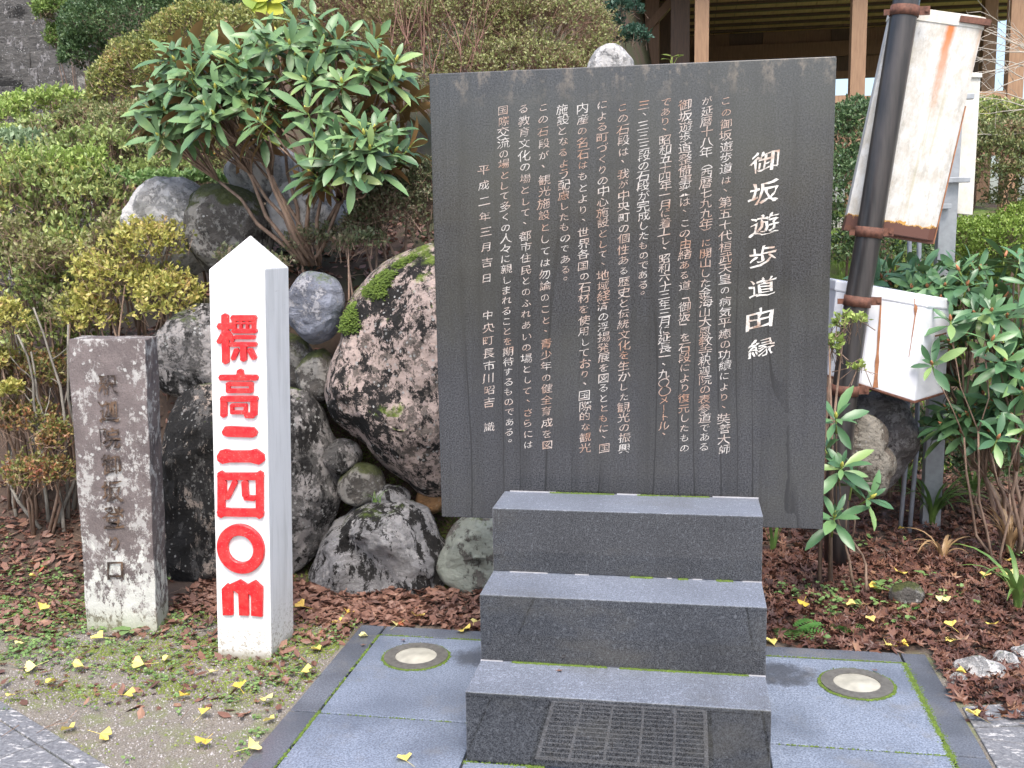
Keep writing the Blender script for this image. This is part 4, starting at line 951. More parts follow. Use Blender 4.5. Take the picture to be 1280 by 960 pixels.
pp = empty('pipe_pair', (atY(1140, 520, GY-.1).x, GY-.1, 0), 'two thin grey upright pipes left of the grey steel post', 'pipes')
for xa in (1137, 1149):
    p = atY(xa, 300, GY-.1); q_ = atY(xa-3, 560, GY-.1); m = MB(); m.tube([Vector((q_.x-.02, GY-.1, -.05)), q_, p, atY(xa+3, 150, GY-.1)], .0115, 8); m.build('pipe', M_pvc, pp)

# ================================================================= PLANTS
LEAF4_V = [(0, 0, 0), (.28, .45, .06), (0, 1, -.05), (-.28, .45, .06), (0, .5, -.02)]
LEAF4_F = [(0, 1, 4), (1, 2, 4), (2, 3, 4), (3, 0, 4)]
LEAF2_V = [(0, 0, 0), (.27, .5, .07), (0, 1, 0), (-.27, .5, .07)]
LEAF2_F = [(0, 1, 2), (0, 2, 3)]
def rand_unit(n, rs): return norm(rs.normal(size=(n, 3)))
def thin_tris(P0, P1, r):
    """3-sided prisms between point arrays"""
    d = norm(P1-P0); a = norm(np.cross(d, np.array([.31, .87, .38]))); b = np.cross(d, a); V = []
    for P, rr in ((P0, r), (P1, r*.6)):
        for k in range(3):
            t = 2*math.pi*k/3; V.append(P+(a*math.cos(t)+b*math.sin(t))*(rr[:, None] if hasattr(rr, '__len__') else rr))
    V = np.stack(V, 1); n = len(P0); f = np.array([(0, 1, 4, 3), (1, 2, 5, 4), (2, 0, 3, 5)])
    return V.reshape(-1, 3), (f[None]+(np.arange(n)*6)[:, None, None]).reshape(-1, 4)
def shrub(name, label, cat, lobes, mat, nshoot, leaf, seed, group=None, per=6, twig=.5, twigmat=None, upb=.5, depthf=.28, rough=.12, stems=None, ragged=0.0, holes=-.9):
    """lobes: (px, py, y, rx_px, rz_px, ry_m).  leaves in rosettes on short shoots around the lobes' surfaces"""
    rs = np.random.RandomState(seed); L = []
    for (px, py, y, rx, rz, ry) in lobes:
        c = atY(px, py, y); s_ = wpp(y); L.append((np.array(c), np.array([rx*s_, ry, rz*s_])))
    area = np.array([r_[0]*r_[2]+r_[0]*r_[1]+r_[1]*r_[2] for c, r_ in L]); pick = rs.choice(len(L), nshoot, p=area/area.sum())
    cen = np.array([L[i][0] for i in pick]); rad = np.array([L[i][1] for i in pick])
    u = rand_unit(nshoot, rs); u[:, 2] = np.where(u[:, 2] < -.35, -u[:, 2], u[:, 2]); u[:, 1] = np.where((u[:, 1] > .35) & (rs.rand(nshoot) < .6), -u[:, 1], u[:, 1])
    depth = 1-np.abs(rs.normal(size=nshoot))*depthf*.5 + (rs.rand(nshoot) ** 6)*ragged
    P = cen+u*rad*depth[:, None]
    nn = snoise(P[:, 0], P[:, 1], P[:, 2], 9, seed)*.6+snoise(P[:, 0], P[:, 1], P[:, 2], 24, seed+1)*.4
    P = P + u*rad*(nn*rough)[:, None]
    keep = (nn > holes-.25+rs.rand(nshoot)*.5)
    # drop shoots deep inside another lobe
    for c, r_ in L:
        d = np.linalg.norm((P-c)/r_, axis=1); keep &= d > .62
    keep &= P[:, 2] > H(P[:, 0], P[:, 1])-.02
    P = P[keep]; u = u[keep]; rad = rad[keep]; n = len(P)
    N = norm(norm(u/rad)*(1-upb)+np.array([0, 0, 1])*upb + rs.normal(size=(n, 3))*.35)
    # leaves
    PP = np.repeat(P, per, 0); NN = np.repeat(N, per, 0); az = np.tile(np.arange(per)*2.399, n)+np.repeat(rs.uniform(0, 6.28, n), per)+rs.normal(size=n*per)*.2
    a = norm(np.cross(NN, rand_unit(1, rs)+.01)); b = np.cross(NN, a); el = rs.uniform(.15, 1.35, n*per)
    D = NN*np.cos(el)[:, None] + (a*np.cos(az)[:, None]+b*np.sin(az)[:, None])*np.sin(el)[:, None]
    back = -NN*rs.uniform(0, 1.6, (n*per, 1))*leaf
    upv = norm(NN*1.0+rs.normal(size=(n*per, 3))*.25)
    V, Fq = scatter(LEAF2_V, LEAF2_F, PP+back, frames(D, upv), leaf*rs.uniform(.55, 1.2, n*per))
    base = np.mean([c for c, r_ in L], axis=0); bz = float(H(base[0], base[1])); root = empty(name, (base[0], base[1], bz), label, cat, group)
    me = arr_mesh('foliage', V, Fq, mat); setp(link('foliage', me, root), kind='stuff')
    if twig > 0:
        k = int(n*twig); idx = rs.choice(n, k, replace=False); p1 = P[idx]; p0 = p1-N[idx]*rs.uniform(.04, .14, (k, 1))-(p1-base)*rs.uniform(.02, .12, (k, 1))
        tm = twigmat or M_bark; V1, F1 = thin_tris(p0, p1, .0016*rs.uniform(.6, 1.6, k))
        me = arr_mesh('twigs', V1, F1, tm); setp(link('twigs', me, root), kind='stuff')
    # main stems
    if stems is None: stems = 7
    m = MB()
    for k in range(stems):
        c, r_ = L[rs.randint(len(L))]; t = c+rand_unit(1, rs)[0]*r_*.7; t[2] = max(t[2], c[2]); b0_ = Vector((c[0]*.8+base[0]*.2+rs.uniform(-.08, .08), c[1]+.03, Hs(c[0], c[1])-.03)); mid = Vector(b0_).lerp(Vector(t), .5)+Vector(rs.normal(size=3)*.03)
        m.tube([b0_, mid, Vector(t)], [.010, .007, .003], 5)
    if stems: m.build('stems', M_bark, root)
    return root
# left side shrubs, near to far
shrub('azalea_bush', 'tall green azalea bush with lime shoots at the left edge of the photo', 'shrub', [(40, 260, 2.55, 85, 70, .34), (110, 262, 2.5, 55, 55, .25), (20, 350, 2.35, 60, 75, .3), (105, 345, 2.3, 75, 65, .28), (60, 420, 2.3, 60, 45, .2)], M_az_grn, 4300, .034, 1, per=5, ragged=.5, rough=.4, twig=.9, holes=-.35, upb=.65)
shrub('azalea_bush', 'lime green shoots of the azalea standing above the left edge bush', 'shrub', [(60, 215, 2.6, 70, 32, .22), (118, 215, 2.58, 26, 36, .16), (20, 250, 2.5, 36, 40, .18)], M_az_lime, 1000, .030, 2, per=6, upb=.8, ragged=.4)
shrub('azalea_bush', 'yellow leaved azalea bush above the old stone pillar', 'shrub', [(190, 305, 1.98, 52, 32, .18), (150, 355, 1.95, 55, 45, .2), (215, 375, 1.86, 42, 38, .16), (120, 395, 1.9, 40, 30, .16)], M_az_yel, 2000, .028, 3, per=5, ragged=.5, rough=.35, holes=-.4, twig=.5)
shrub('azalea_bush', 'small bright yellow azalea at the far left edge beside the bare stems', 'shrub', [(5, 400, 1.75, 24, 30, .14), (0, 450, 1.75, 18, 22, .12), (15, 485, 1.7, 12, 12, .08)], M_az_yel, 600, .026, 4, per=6, ragged=.35)
shrub('azalea_bush', 'low azalea with reddish leaves left of the old stone pillar', 'shrub', [(30, 520, 1.8, 45, 28, .18), (40, 470, 1.95, 55, 36, .2), (50, 590, 1.6, 50, 26, .18), (75, 545, 1.7, 26, 26, .12)], leaf_mat('azalea_rosy', [(0, (.09, .14, .04)), (.4, (.20, .22, .06)), (.7, (.36, .20, .09)), (1, (.40, .13, .08))]), 1700, .024, 5, per=5, ragged=.5, twig=.9, depthf=.6)
shrub('azalea_bush', 'brownish olive azalea mound behind the pale boulder', 'shrub', [(200, 165, 3.6, 95, 42, .4), (150, 200, 3.2, 75, 35, .3), (245, 200, 3.0, 60, 40, .25), (120, 155, 3.7, 50, 30, .3), (210, 240, 2.7, 50, 20, .2)], M_az_mix, 6000, .026, 6, per=5, twig=.6)
shrub('azalea_bush', 'olive azalea with orange tips between the dark hedge and the rhododendron', 'shrub', [(200, 95, 4.2, 70, 52, .45), (260, 55, 4.3, 80, 50, .45), (150, 115, 4.0, 40, 45, .3), (330, 60, 3.6, 60, 50, .4)], leaf_mat('azalea_olive', [(0, (.11, .15, .05)), (.4, (.23, .27, .08)), (.75, (.38, .37, .11)), (.93, (.40, .28, .15)), (1, (.6, .30, .06))]), 6500, .026, 7, per=5, twig=.4)
shrub('clipped_hedge', 'dark green clipped hedge dome at the top left', 'hedge', [(190, 45, 5.3, 112, 62, .7), (120, 70, 5.1, 36, 38, .4), (290, 15, 5.4, 85, 55, .6)], M_hedge, 12000, .027, 8, per=5, rough=.05, twig=.1, depthf=.12)
shrub('azalea_bush', 'light green bush between the stone stairs and the dark hedge', 'shrub', [(95, 15, 6.2, 42, 32, .5), (85, 50, 6.1, 20, 22, .3)], leaf_mat('bush_fresh_green', [(0, (.10, .17, .04)), (.6, (.19, .29, .07)), (1, (.30, .38, .12))]), 2200, .032, 9, per=5)
shrub('low_shrub', 'bright green leafy sprays in front of the stone stairs', 'shrub', [(40, 130, 4.4, 40, 14, .25), (80, 122, 4.3, 30, 12, .25), (30, 175, 3.8, 40, 20, .25), (15, 145, 4.2, 24, 16, .2)], M_az_lime, 650, .042, 10, per=5, ragged=.4)
shrub('low_shrub', 'pale grey green spiky tuft at the left edge above the lime azalea', 'shrub', [(25, 185, 3.3, 42, 24, .25)], leaf_mat('pale_tuft_leaf', [(0, (.16, .24, .12)), (1, (.36, .46, .28))]), 700, .04, 11, per=5)
shrub('low_shrub', 'low green plants on the bank between yellow azalea and pale boulder', 'shrub', [(150, 225, 2.7, 30, 14, .15), (205, 225, 2.6, 40, 12, .15), (255, 222, 2.5, 30, 12, .12)], M_weed, 420, .035, 12, per=5, ragged=.3)
shrub('azalea_bush', 'wide twiggy brown green azalea mound behind the top of the slab', 'shrub', [(560, 60, 3.7, 120, 78, .5), (680, 55, 3.8, 92, 68, .5), (450, 35, 3.9, 90, 60, .5), (640, 110, 3.4, 110, 60, .4), (745, 95, 3.6, 36, 45, .3), (600, -10, 4.2, 150, 60, .5)], M_az_brown, 15000, .021, 13, per=5, twig=.9, ragged=.15, twigmat=simple('reddish_twig', (.20, .12, .08), .8))
shrub('low_shrub', 'dull small leaved shrub above the big mottled boulder beside the slab', 'shrub', [(500, 262, 2.0, 56, 46, .2), (455, 285, 1.95, 30, 26, .14), (540, 240, 2.0, 36, 46, .16)], M_cotone, 2200, .020, 14, per=5, twig=.7)
shrub('low_shrub', 'small green plants around the foot of the rhododendron stems', 'shrub', [(330, 325, 1.8, 40, 12, .12), (450, 300, 1.8, 35, 14, .12), (290, 320, 1.9, 20, 14, .1), (400, 300, 2.0, 50, 20, .12)], M_cotone, 360, .026, 15, per=5, ragged=.4)
# right side shrubs
shrub('azalea_bush', 'green azalea bush between the slab and the white sign box', 'shrub', [(1070, 180, 4.6, 40, 56, .4), (1060, 260, 4.3, 55, 70, .4), (1100, 310, 4.0, 60, 40, .3), (1110, 190, 4.6, 40, 50, .4)], M_hedge, 3800, .030, 16, per=5, twig=.4)
shrub('azalea_bush', 'rounded azalea hedge with rusty tips at the right edge under the pavilion', 'shrub', [(1250, 205, 5.0, 62, 52, .5), (1300, 230, 5.0, 60, 60, .5), (1200, 180, 5.2, 30, 36, .3)], M_az_mix, 5200, .028, 17, per=5, twig=.5)
shrub('azalea_bush', 'fresh green clipped row below the pavilion rail', 'shrub', [(1150, 150, 6.0, 120, 28, .4), (1260, 160, 6.2, 80, 30, .4)], M_az_grn, 3600, .030, 18, per=5)
shrub('low_shrub', 'thin azalea sprig with fresh leaves beside the foot of the pole', 'shrub', [(1062, 400, 1.7, 24, 12, .06), (1045, 430, 1.7, 14, 16, .05), (1068, 455, 1.7, 10, 5, .04)], M_az_lime, 70, .026, 19, per=6, twig=1, stems=3)
shrub('low_shrub', 'dark small leaved undergrowth in the shade below the utility box', 'shrub', [(1180, 540, 3.1, 60, 36, .25), (1240, 570, 3.0, 50, 34, .25), (1120, 560, 3.2, 36, 30, .2)], M_hedge, 1300, .034, 41, per=5, twig=1.0, ragged=.4, depthf=.7, holes=-.3)  # low shrub added to keep the gap below the box dark
shrub('azalea_bush', 'reddish brown leaved azalea patch between the lime and the yellow azaleas', 'shrub', [(150, 300, 2.2, 40, 30, .2), (60, 320, 2.05, 50, 30, .2), (20, 290, 2.1, 30, 26, .15), (95, 390, 1.95, 40, 30, .2)], M_az_brown, 1100, .028, 42, per=5, twig=1.0, ragged=.5, depthf=.6, holes=-.3)
shrub('mossy_mound', 'bright green mossy mound behind the grey steel post', 'shrub', [(1245, 305, 4.5, 75, 34, .4), (1200, 300, 4.4, 40, 26, .3), (1290, 290, 4.6, 50, 36, .3)], leaf_mat('mound_green', [(0, (.10, .16, .03)), (.6, (.22, .33, .06)), (1, (.36, .45, .10))]), 3000, .024, 43, per=6, twig=.2, rough=.06, depthf=.12)
shrub('low_shrub', 'loose yellow green plants on the slope left of the rhododendron', 'shrub', [(120, 185, 3.0, 60, 26, .25), (60, 160, 3.6, 40, 20, .2), (210, 215, 2.8, 60, 20, .2)], leaf_mat('slope_green', [(0, (.16, .22, .07)), (.6, (.30, .38, .12)), (1, (.44, .48, .18))]), 900, .034, 44, per=5, twig=.8, ragged=.5, depthf=.5, holes=-.3)
# bank grass
def blades(name, label, cat, pos, hgt, mat, seed, lean=.5, wid=.004, kind='stuff', parent=None, arch=.5):
    rs = np.random.RandomState(seed); n = len(pos); az = rs.uniform(0, 6.28, n); h_ = hgt*rs.uniform(.5, 1.2, n); ln = lean*rs.uniform(.3, 1.2, n)
    dirh = np.stack([np.cos(az), np.sin(az), np.zeros(n)], -1); side = np.stack([-np.sin(az), np.cos(az), np.zeros(n)], -1); V = []
    for t in (0, .35, .7, 1.0):
        c = pos+dirh*(ln*h_*t*t)[:, None]+np.array([0, 0, 1])*(h_*(t-arch*t*t*ln))[:, None]; w_ = wid*(1-.85*t)
        V += [c-side*w_, c+side*w_]
    V = np.stack(V, 1); f = np.array([(0, 1, 3, 2), (2, 3, 5, 4), (4, 5, 7, 6)])
    me = arr_mesh(name, V.reshape(-1, 3), (f[None]+(np.arange(n)*8)[:, None, None]).reshape(-1, 4), mat)
    o = link(name, me, parent); setp(o, label, cat, kind=kind); return o
bx_ = RNG.uniform(1.2, 4.2, 9000); by_ = RNG.uniform(3.6, 5.6, 9000)
blades('bank_grass', 'bright green moss and grass on the bank right of the sign box', 'grass', np.stack([bx_, by_, H(bx_, by_)], -1), .07, leaf_mat('bank_grass_leaf', [(0, (.10, .19, .02)), (1, (.26, .38, .05))]), 3, .6, .005)

# ---------------------------------------------------------------- rhododendrons
def rl_template():
    st = [(0, .015, 0), (.10, .015, .0), (.17, .045, .012), (.38, .105, .02), (.62, .125, .012), (.84, .085, -.02), (1.0, .008, -.07)]
    V = []; 
    for y, w_, z in st: V += [(-w_, y, z+w_*.28), (0, y, z), (w_, y, z+w_*.28)]
    Fq = []
    for i in range(len(st)-1):
        a = i*3; Fq += [(a, a+1, a+4, a+3), (a+1, a+2, a+5, a+4)]
    return np.array(V), np.array(Fq)
RLV, RLF = rl_template()
def rhodo(name, label, cat, tips, base, leaf, mat_s, mat_o, seed, nmain=7, per=(8, 11), group=None, droop=1.0, singles=300, bud=M_bud, stemr=.012, spread=.0, nocam=False):
    """tips: list of (pos, dir)"""
    rs = np.random.RandomState(seed); root = empty(name, base, label, cat, group); items = []
    for p, d in tips:
        d = Vector(d).normalized(); a = d.orthogonal().normalized(); b = d.cross(a); n = rs.randint(*per); ph = rs.uniform(0, 6.28)
        for k in range(n):
            az = ph+2.399*k; el = (.60+1.05*(k/n)**.8)*droop+rs.normal()*.14; rad = (a*math.cos(az)+b*math.sin(az))
            D = (d*math.cos(el)+rad*math.sin(el)).normalized(); D.z -= .30*droop*(k/n); D.normalize()
            x = D.cross(d); 
            if x.length < 1e-3: continue
            x.normalize(); z = x.cross(D); s_ = leaf*rs.uniform(.55, 1.15)*(1.0 if k > 1 else .8)
            roll = rs.normal()*.25; x, z = (x*math.cos(roll)+z*math.sin(roll)), (z*math.cos(roll)-x*math.sin(roll))
            Mx = Matrix((x*s_*rs.uniform(.9, 1.25), D*s_, z*s_)).transposed().to_4x4(); Mx.translation = Vector(p)-d*(.012*k/n*3); items.append(Mx)
    items.sort(key=lambda q: (q.translation-CAM).length); inframe = items
    me = arr_mesh('leaf', RLV, RLF, mat_o, True)
    base_i = Matrix.Translation(-Vector(base))
    for Mx in items[:singles]:
        o = bpy.data.objects.new('leaf', me); C.objects.link(o); o.parent = root; o.matrix_basis = base_i@Mx
    rest = items[singles:]
    if rest:
        A = np.array([np.array(q) for q in rest]); V = np.einsum('nij,kj->nki', A[:, :3, :3], RLV)+A[:, None, :3, 3]
        Fq = (RLF[None]+(np.arange(len(rest))*len(RLV))[:, None, None]).reshape(-1, 4)
        me2 = arr_mesh('leaves', V.reshape(-1, 3), Fq, mat_s, True); setp(link('leaves', me2, root), kind='stuff')
    # buds + green shoots
    mb = MB(); ms = MB()
    for p, d in tips:
        d = Vector(d).normalized(); p = Vector(p); mb.tube([p-d*.004, p+d*.008, p+d*.022, p+d*.034], [.004, .008, .006, .001], 6)
        ms.tube([p-d*rs.uniform(.07, .12)+Vector(rs.normal(size=3)*.004), p], [.0042, .0036], 6)
    setp(mb.build('buds', bud, root), kind='stuff'); setp(ms.build('green_shoots', M_shoot, root), kind='stuff')
    # stems: cluster tips
    T = np.array([tuple(Vector(p)-Vector(d).normalized()*.09) for p, d in tips]); cen = T[rs.choice(len(T), min(nmain, len(T)), replace=False)]
    for _ in range(6):
        lab = np.argmin(((T[:, None]-cen[None])**2).sum(-1), 1); cen = np.array([T[lab == k].mean(0) if (lab == k).any() else cen[k] for k in range(len(cen))])
    B = Vector(base)
    for k in range(len(cen)):
        if not (lab == k).any(): continue
        m = MB(); b0_ = B+Vector((rs.uniform(-.05, .05), rs.uniform(-.04, .04), -.02)); c = Vector(cen[k]); fork = b0_.lerp(c, .62)+Vector(rs.normal(size=3)*.02); mid = b0_.lerp(fork, .5)+Vector(rs.normal(size=3)*.022)
        m.tube([b0_, b0_.lerp(mid, .5)+Vector(rs.normal(size=3)*.012), mid, mid.lerp(fork, .5)+Vector(rs.normal(size=3)*.012), fork], [stemr, stemr*.9, stemr*.8, stemr*.7, stemr*.6], 7)
        for p in T[lab == k]:
            q_ = Vector(p); m2 = fork.lerp(q_, .5)+Vector(rs.normal(size=3)*.015)+Vector((0, 0, -.02)); m.tube([fork, m2, q_], [stemr*.5, stemr*.38, .0045], 5)
        m.build('stem', M_bark, root)
    return root
def crown_tips(lobes, n, seed, up=.75, ylo=-.9):
    rs = np.random.RandomState(seed); T = []; tries = 0
    while len(T) < n and tries < 8000:
        tries += 1; px, py, y, rx, rz, ry = lobes[rs.randint(len(lobes))]; c = atY(px, py, y); s_ = wpp(y)
        u = rand_unit(1, rs)[0]
        if u[2] < -.55 or (u[1] > .5 and rs.rand() < .5): continue
        r_ = rs.uniform(.62, 1.0) if rs.rand() < .45 else rs.uniform(.9, 1.02)
        p = Vector((c.x+u[0]*rx*s_*r_, c.y+u[1]*ry*r_, c.z+u[2]*rz*s_*r_))
        if any((p-q).length < .05 for q, _ in T): continue
        d = Vector((u[0]*.9, u[1]*.9-.12, u[2]*.5+up)); T.append((p, d+Vector(rs.normal(size=3)*.12)))
    return T
# lobes of the large one, measured on the photo
RL = [(440, 215, 1.78, 56, 34, .22), (220, 150, 2.0, 28, 50, .2), (370, 60, 2.05, 110, 30, .3), (250, 100, 1.98, 42, 45, .25), (330, 85, 2.0, 70, 42, .33), (420, 95, 1.95, 70, 45, .33), (480, 110, 1.9, 38, 40, .26), (300, 155, 1.9, 68, 34, .30), (400, 160, 1.82, 82, 45, .34), (470, 190, 1.8, 40, 34, .25), (280, 120, 1.85, 58, 40, .25)]
rhodo('rhododendron_bush', 'large spreading rhododendron bush with brown backed leaves left of the slab', 'shrub', crown_tips(RL, 175, 5), atY(388, 326, 2.0), .160, M_rhodo, M_rhodo_o, 6, nmain=11, per=(9, 13))
RR = [(1190, 400, 2.35, 60, 56, .22), (1250, 380, 2.3, 60, 60, .25), (1235, 460, 2.2, 60, 55, .22), (1180, 360, 2.45, 60, 30, .2), (1285, 480, 2.1, 40, 70, .2), (1120, 352, 2.6, 40, 12, .15), (1225, 530, 2.3, 48, 34, .2)]
rhodo('rhododendron_bush', 'broad leaved rhododendron crowding the utility box at the right edge', 'shrub', crown_tips(RR, 120, 9), Vector((1.78, 2.35, Hs(1.78, 2.35))), .150, M_rhodo_r, M_rhodo_ro, 10, nmain=7, per=(8, 11), bud=M_budr)
tp = [(atY(1045, 522, 1.55), (-.1, -.5, .8)), (atY(1052, 583, 1.5), (0, -.6, .7)), (atY(1089, 622, 1.5), (.5, -.5, .6)), (atY(1043, 646, 1.45), (0, -.5, .8)), (atY(1030, 560, 1.6), (-.5, -.2, .8)), (atY(1066, 600, 1.6), (.2, .3, .8))]
rhodo('rhododendron_bush', 'young rhododendron shoots poking out beside the lower right edge of the slab', 'shrub', tp, Vector((.93, 1.62, 0)), .145, M_rhodo_r, M_rhodo_ro, 12, nmain=2, per=(9, 12), stemr=.007)
tp = [(atY(1165, 455, 2.0), (-.3, -.7, .5)), (atY(1247, 548, 1.9), (.1, -.6, .7)), (atY(1188, 400, 2.05), (-.2, -.5, .8)), (atY(1285, 530, 1.9), (.1, -.6, .7)), (atY(1240, 425, 1.95), (.1, -.6, .7))]
rhodo('rhododendron_bush', 'nearest rhododendron sprays in front of the utility box corner', 'shrub', tp, Vector((1.62, 2.1, 0)), .145, M_rhodo_r, M_rhodo_ro, 14, nmain=3, per=(7, 9), bud=M_budr, stemr=.007)
# broad yellow green leaves above the large rhododendron
yl = empty('broad_leaf_plant', atY(340, 60, 2.9), 'plant with broad yellow and green leaves at the top edge above the rhododendron', 'plant')
me_y = arr_mesh('leaf', RLV*np.array([2.3, 1, 1]), RLF, M_bigyellow, True); rs = random.Random(4)
for (px, py, a, s_) in ((285, 5, 2.2, .20), (300, 15, 1.9, .2), (318, 8, .5, .17), (340, -5, -.5, .17), (352, 2, -1.2, .18), (330, 20, 1.1, .16), (365, 8, -1.6, .17), (312, -12, .2, .2), (372, -4, -.9, .18)):
    o = bpy.data.objects.new('leaf', me_y); C.objects.link(o); o.parent = yl; d = Vector((math.sin(a)*.8, -.35, -math.cos(a)*.8)).normalized(); x = d.cross(Vector((0, -1, .3))).normalized(); z = x.cross(d)
    Mx = Matrix((x*s_, d*s_, z*s_)).transposed().to_4x4(); Mx.translation = atY(px, py-16, 2.9)-yl.location; o.matrix_basis = Mx
m = MB(); m.tube([yl.location+Vector((0, 0, -.7)), yl.location+Vector((.01, 0, -.2)), atY(335, -20, 2.9)], [.012, .01, .006], 6); m.build('stem', M_bark, yl)

# bare stems of the left azalea and pale twigs at the top right
def wander(p, d, L, n, r0, r1, rs, wob=.25, m=None, seg=5):
    pts = [Vector(p)]; d = Vector(d).normalized()
    for k in range(n): d = (d+Vector([rs.uniform(-wob, wob) for _ in range(3)])).normalized(); pts.append(pts[-1]+d*L/n)
    m.tube(pts, [r0+(r1-r0)*k/n for k in range(n+1)], seg); return pts, d
rs = random.Random(11); bs = empty('bare_shrub', atY(40, 640, 1.7), 'bare grey mossy stems of an old shrub left of the stone pillar', 'shrub')
for (px, py, tx, ty) in ((60, 640, 10, 420), (40, 640, 60, 400), (70, 630, 95, 440), (20, 640, -20, 500), (75, 600, 30, 450), (90, 610, 100, 400), (50, 650, 0, 560), (85, 640, 70, 380)):
    a = atY(px, py, 1.7+rs.uniform(-.08, .1)); b = atY(tx, ty, 1.8+rs.uniform(-.1, .15)); m = MB(); a.z = min(a.z, Hs(a.x, a.y)); d = b-a
    pts, dd = wander(a, d, d.length, 8, .011, .005, rs, .16, m)
    for q_ in pts[3:7]:
        wander(q_, d.normalized()+Vector([rs.uniform(-.9, .9) for _ in range(3)]), .16, 4, .004, .0015, rs, .3, m, 4)
    m.build('stem', M_bark_g, bs)
tt = empty('bare_twigs', atY(1290, 160, 4.5), 'pale leafless twigs arching in front of the pavilion at the top right', 'shrub'); m = MB()
for k in range(16):
    a = atY(rs.uniform(1285, 1330), rs.uniform(20, 170), 4.5+rs.uniform(-.3, .3)); pts, dd = wander(a, Vector((-1, rs.uniform(-.2, .2), rs.uniform(-.2, .6))), rs.uniform(.3, .62), 7, .005, .0018, rs, .2, m, 4)
    for q_ in pts[2:]:
        wander(q_, Vector((-.6, rs.uniform(-.5, .5), rs.uniform(-.5, 1))), rs.uniform(.08, .2), 4, .0022, .001, rs, .3, m, 3)
m.tube([Vector((pts[0].x+.25, 4.5, 1.2)), Vector((pts[0].x+.2, 4.5, 2.0)), Vector((pts[0].x+.1, 4.5, 2.6))], [.03, .025, .01], 7)
m.build('twigs', M_twig_pale, tt)
# thin vertical reddish twigs standing in the top middle mound
m = MB(); tw = empty('twiggy_shrub', atY(520, 120, 3.3), 'bare reddish twigs standing up between the rhododendron and the brown mound', 'shrub')
for k in range(46):
    a = atY(rs.uniform(490, 600), rs.uniform(60, 120), 3.2+rs.uniform(-.15, .15)); pts, dd = wander(a, Vector((rs.uniform(-.5, .5), 0, 1)), rs.uniform(.2, .45), 6, .004, .0015, rs, .22, m, 4)
m.build('twigs', simple('red_brown_twig', (.22, .12, .09), .8), tw)
# dark conifer sprig at the left of the pavilion
shrub('conifer_branch', 'dark bluish conifer branch between the brown mound and the pavilion', 'tree', [(778, 10, 5.0, 26, 14, .15), (790, 45, 5.0, 24, 12, .15), (760, 30, 5.0, 20, 16, .15)], leaf_mat('conifer_needle', [(0, (.03, .08, .05)), (1, (.09, .17, .12))]), 330, .035, 33, per=8, stems=3)

# strap leaved plants on the right
def strap_plant(name, label, px, py, n, L, wid, mat, seed, cat='plant', lean=(.5, 1.3), zz=0.0):
    p0 = atZ(px, py, zz); rs = random.Random(seed); root = empty(name, p0, label, cat)
    for k in range(n):
        az = rs.uniform(0, 6.28); l_ = L*rs.uniform(.6, 1.1); ln = rs.uniform(*lean); w_ = wid*rs.uniform(.7, 1.2); V = []; Fq = []; ns = 7; d = Vector((math.cos(az), math.sin(az), 0)); s_ = Vector((-math.sin(az), math.cos(az), 0)); b = p0+d*.01
        ang = 1.45; pos = Vector(b)
        for i in range(ns+1):
            t = i/ns; ww = w_*(1-t**2.5)*.5+.0006; V += [pos-s_*ww, pos+Vector((0, 0, -ww*.4)), pos+s_*ww]; pos = pos+(d*math.cos(ang)+Vector((0, 0, math.sin(ang))))*(l_/ns); ang -= ln/ns*1.6
            pos.z = max(pos.z, zz+.004)
            if i: a = (i-1)*3; Fq += [(a, a+1, a+4, a+3), (a+1, a+2, a+5, a+4)]
        me = arr_mesh('blade', np.array([v[:] for v in V]), np.array(Fq), mat, True); link('blade', me, root)
    return root
strap_plant('lily_plant', 'bright green strap leaved plant at the right edge of the leaf bed', 1272, 762, 12, .42, .022, M_strap, 3, lean=(.9, 1.6))
strap_plant('lily_plant', 'dark green strap leaved clump under the rhododendron right of the slab', 1165, 655, 46, .46, .017, M_strap, 4, lean=(.7, 1.4))
strap_plant('lily_plant', 'dark grassy clump behind the other strap leaved clump', 1215, 630, 46, .44, .016, M_strap, 6, lean=(.7, 1.4))
strap_plant('lily_plant', 'grassy clump beside the upright brownish stone', 1128, 615, 26, .36, .014, M_strap, 8, lean=(.6, 1.3))
strap_plant('dry_strap_leaves', 'curled dry tan leaves lying in front of the dark strap leaved clump', 1178, 700, 9, .26, .020, M_strap_dry, 7, lean=(1.2, 1.9))
strap_plant('dry_strap_leaves', 'orange dried strap leaves at the right edge', 1262, 690, 14, .42, .020, M_strap_dry, 9, lean=(.7, 1.4))
strap_plant('lily_plant', 'two narrow leaves growing beside the top step on the right', 966, 690, 4, .28, .016, M_strap, 12, lean=(.2, .6), zz=0)
strap_plant('grass_tuft', 'small grass tuft sprouting on top of the black stained boulder', 478, 712, 1, .02, .003, M_strap, 2)
g_ = bpy.data.objects[-1] if False else None
pos = np.array([tuple(atY(470+RNG.uniform(-6, 6), 628, 1.36)) for _ in range(14)]); blades('grass_tuft', 'thin green grass tuft between the wedged stone and black stained boulder', 'grass', pos, .07, M_strap, 5, .9, .003)
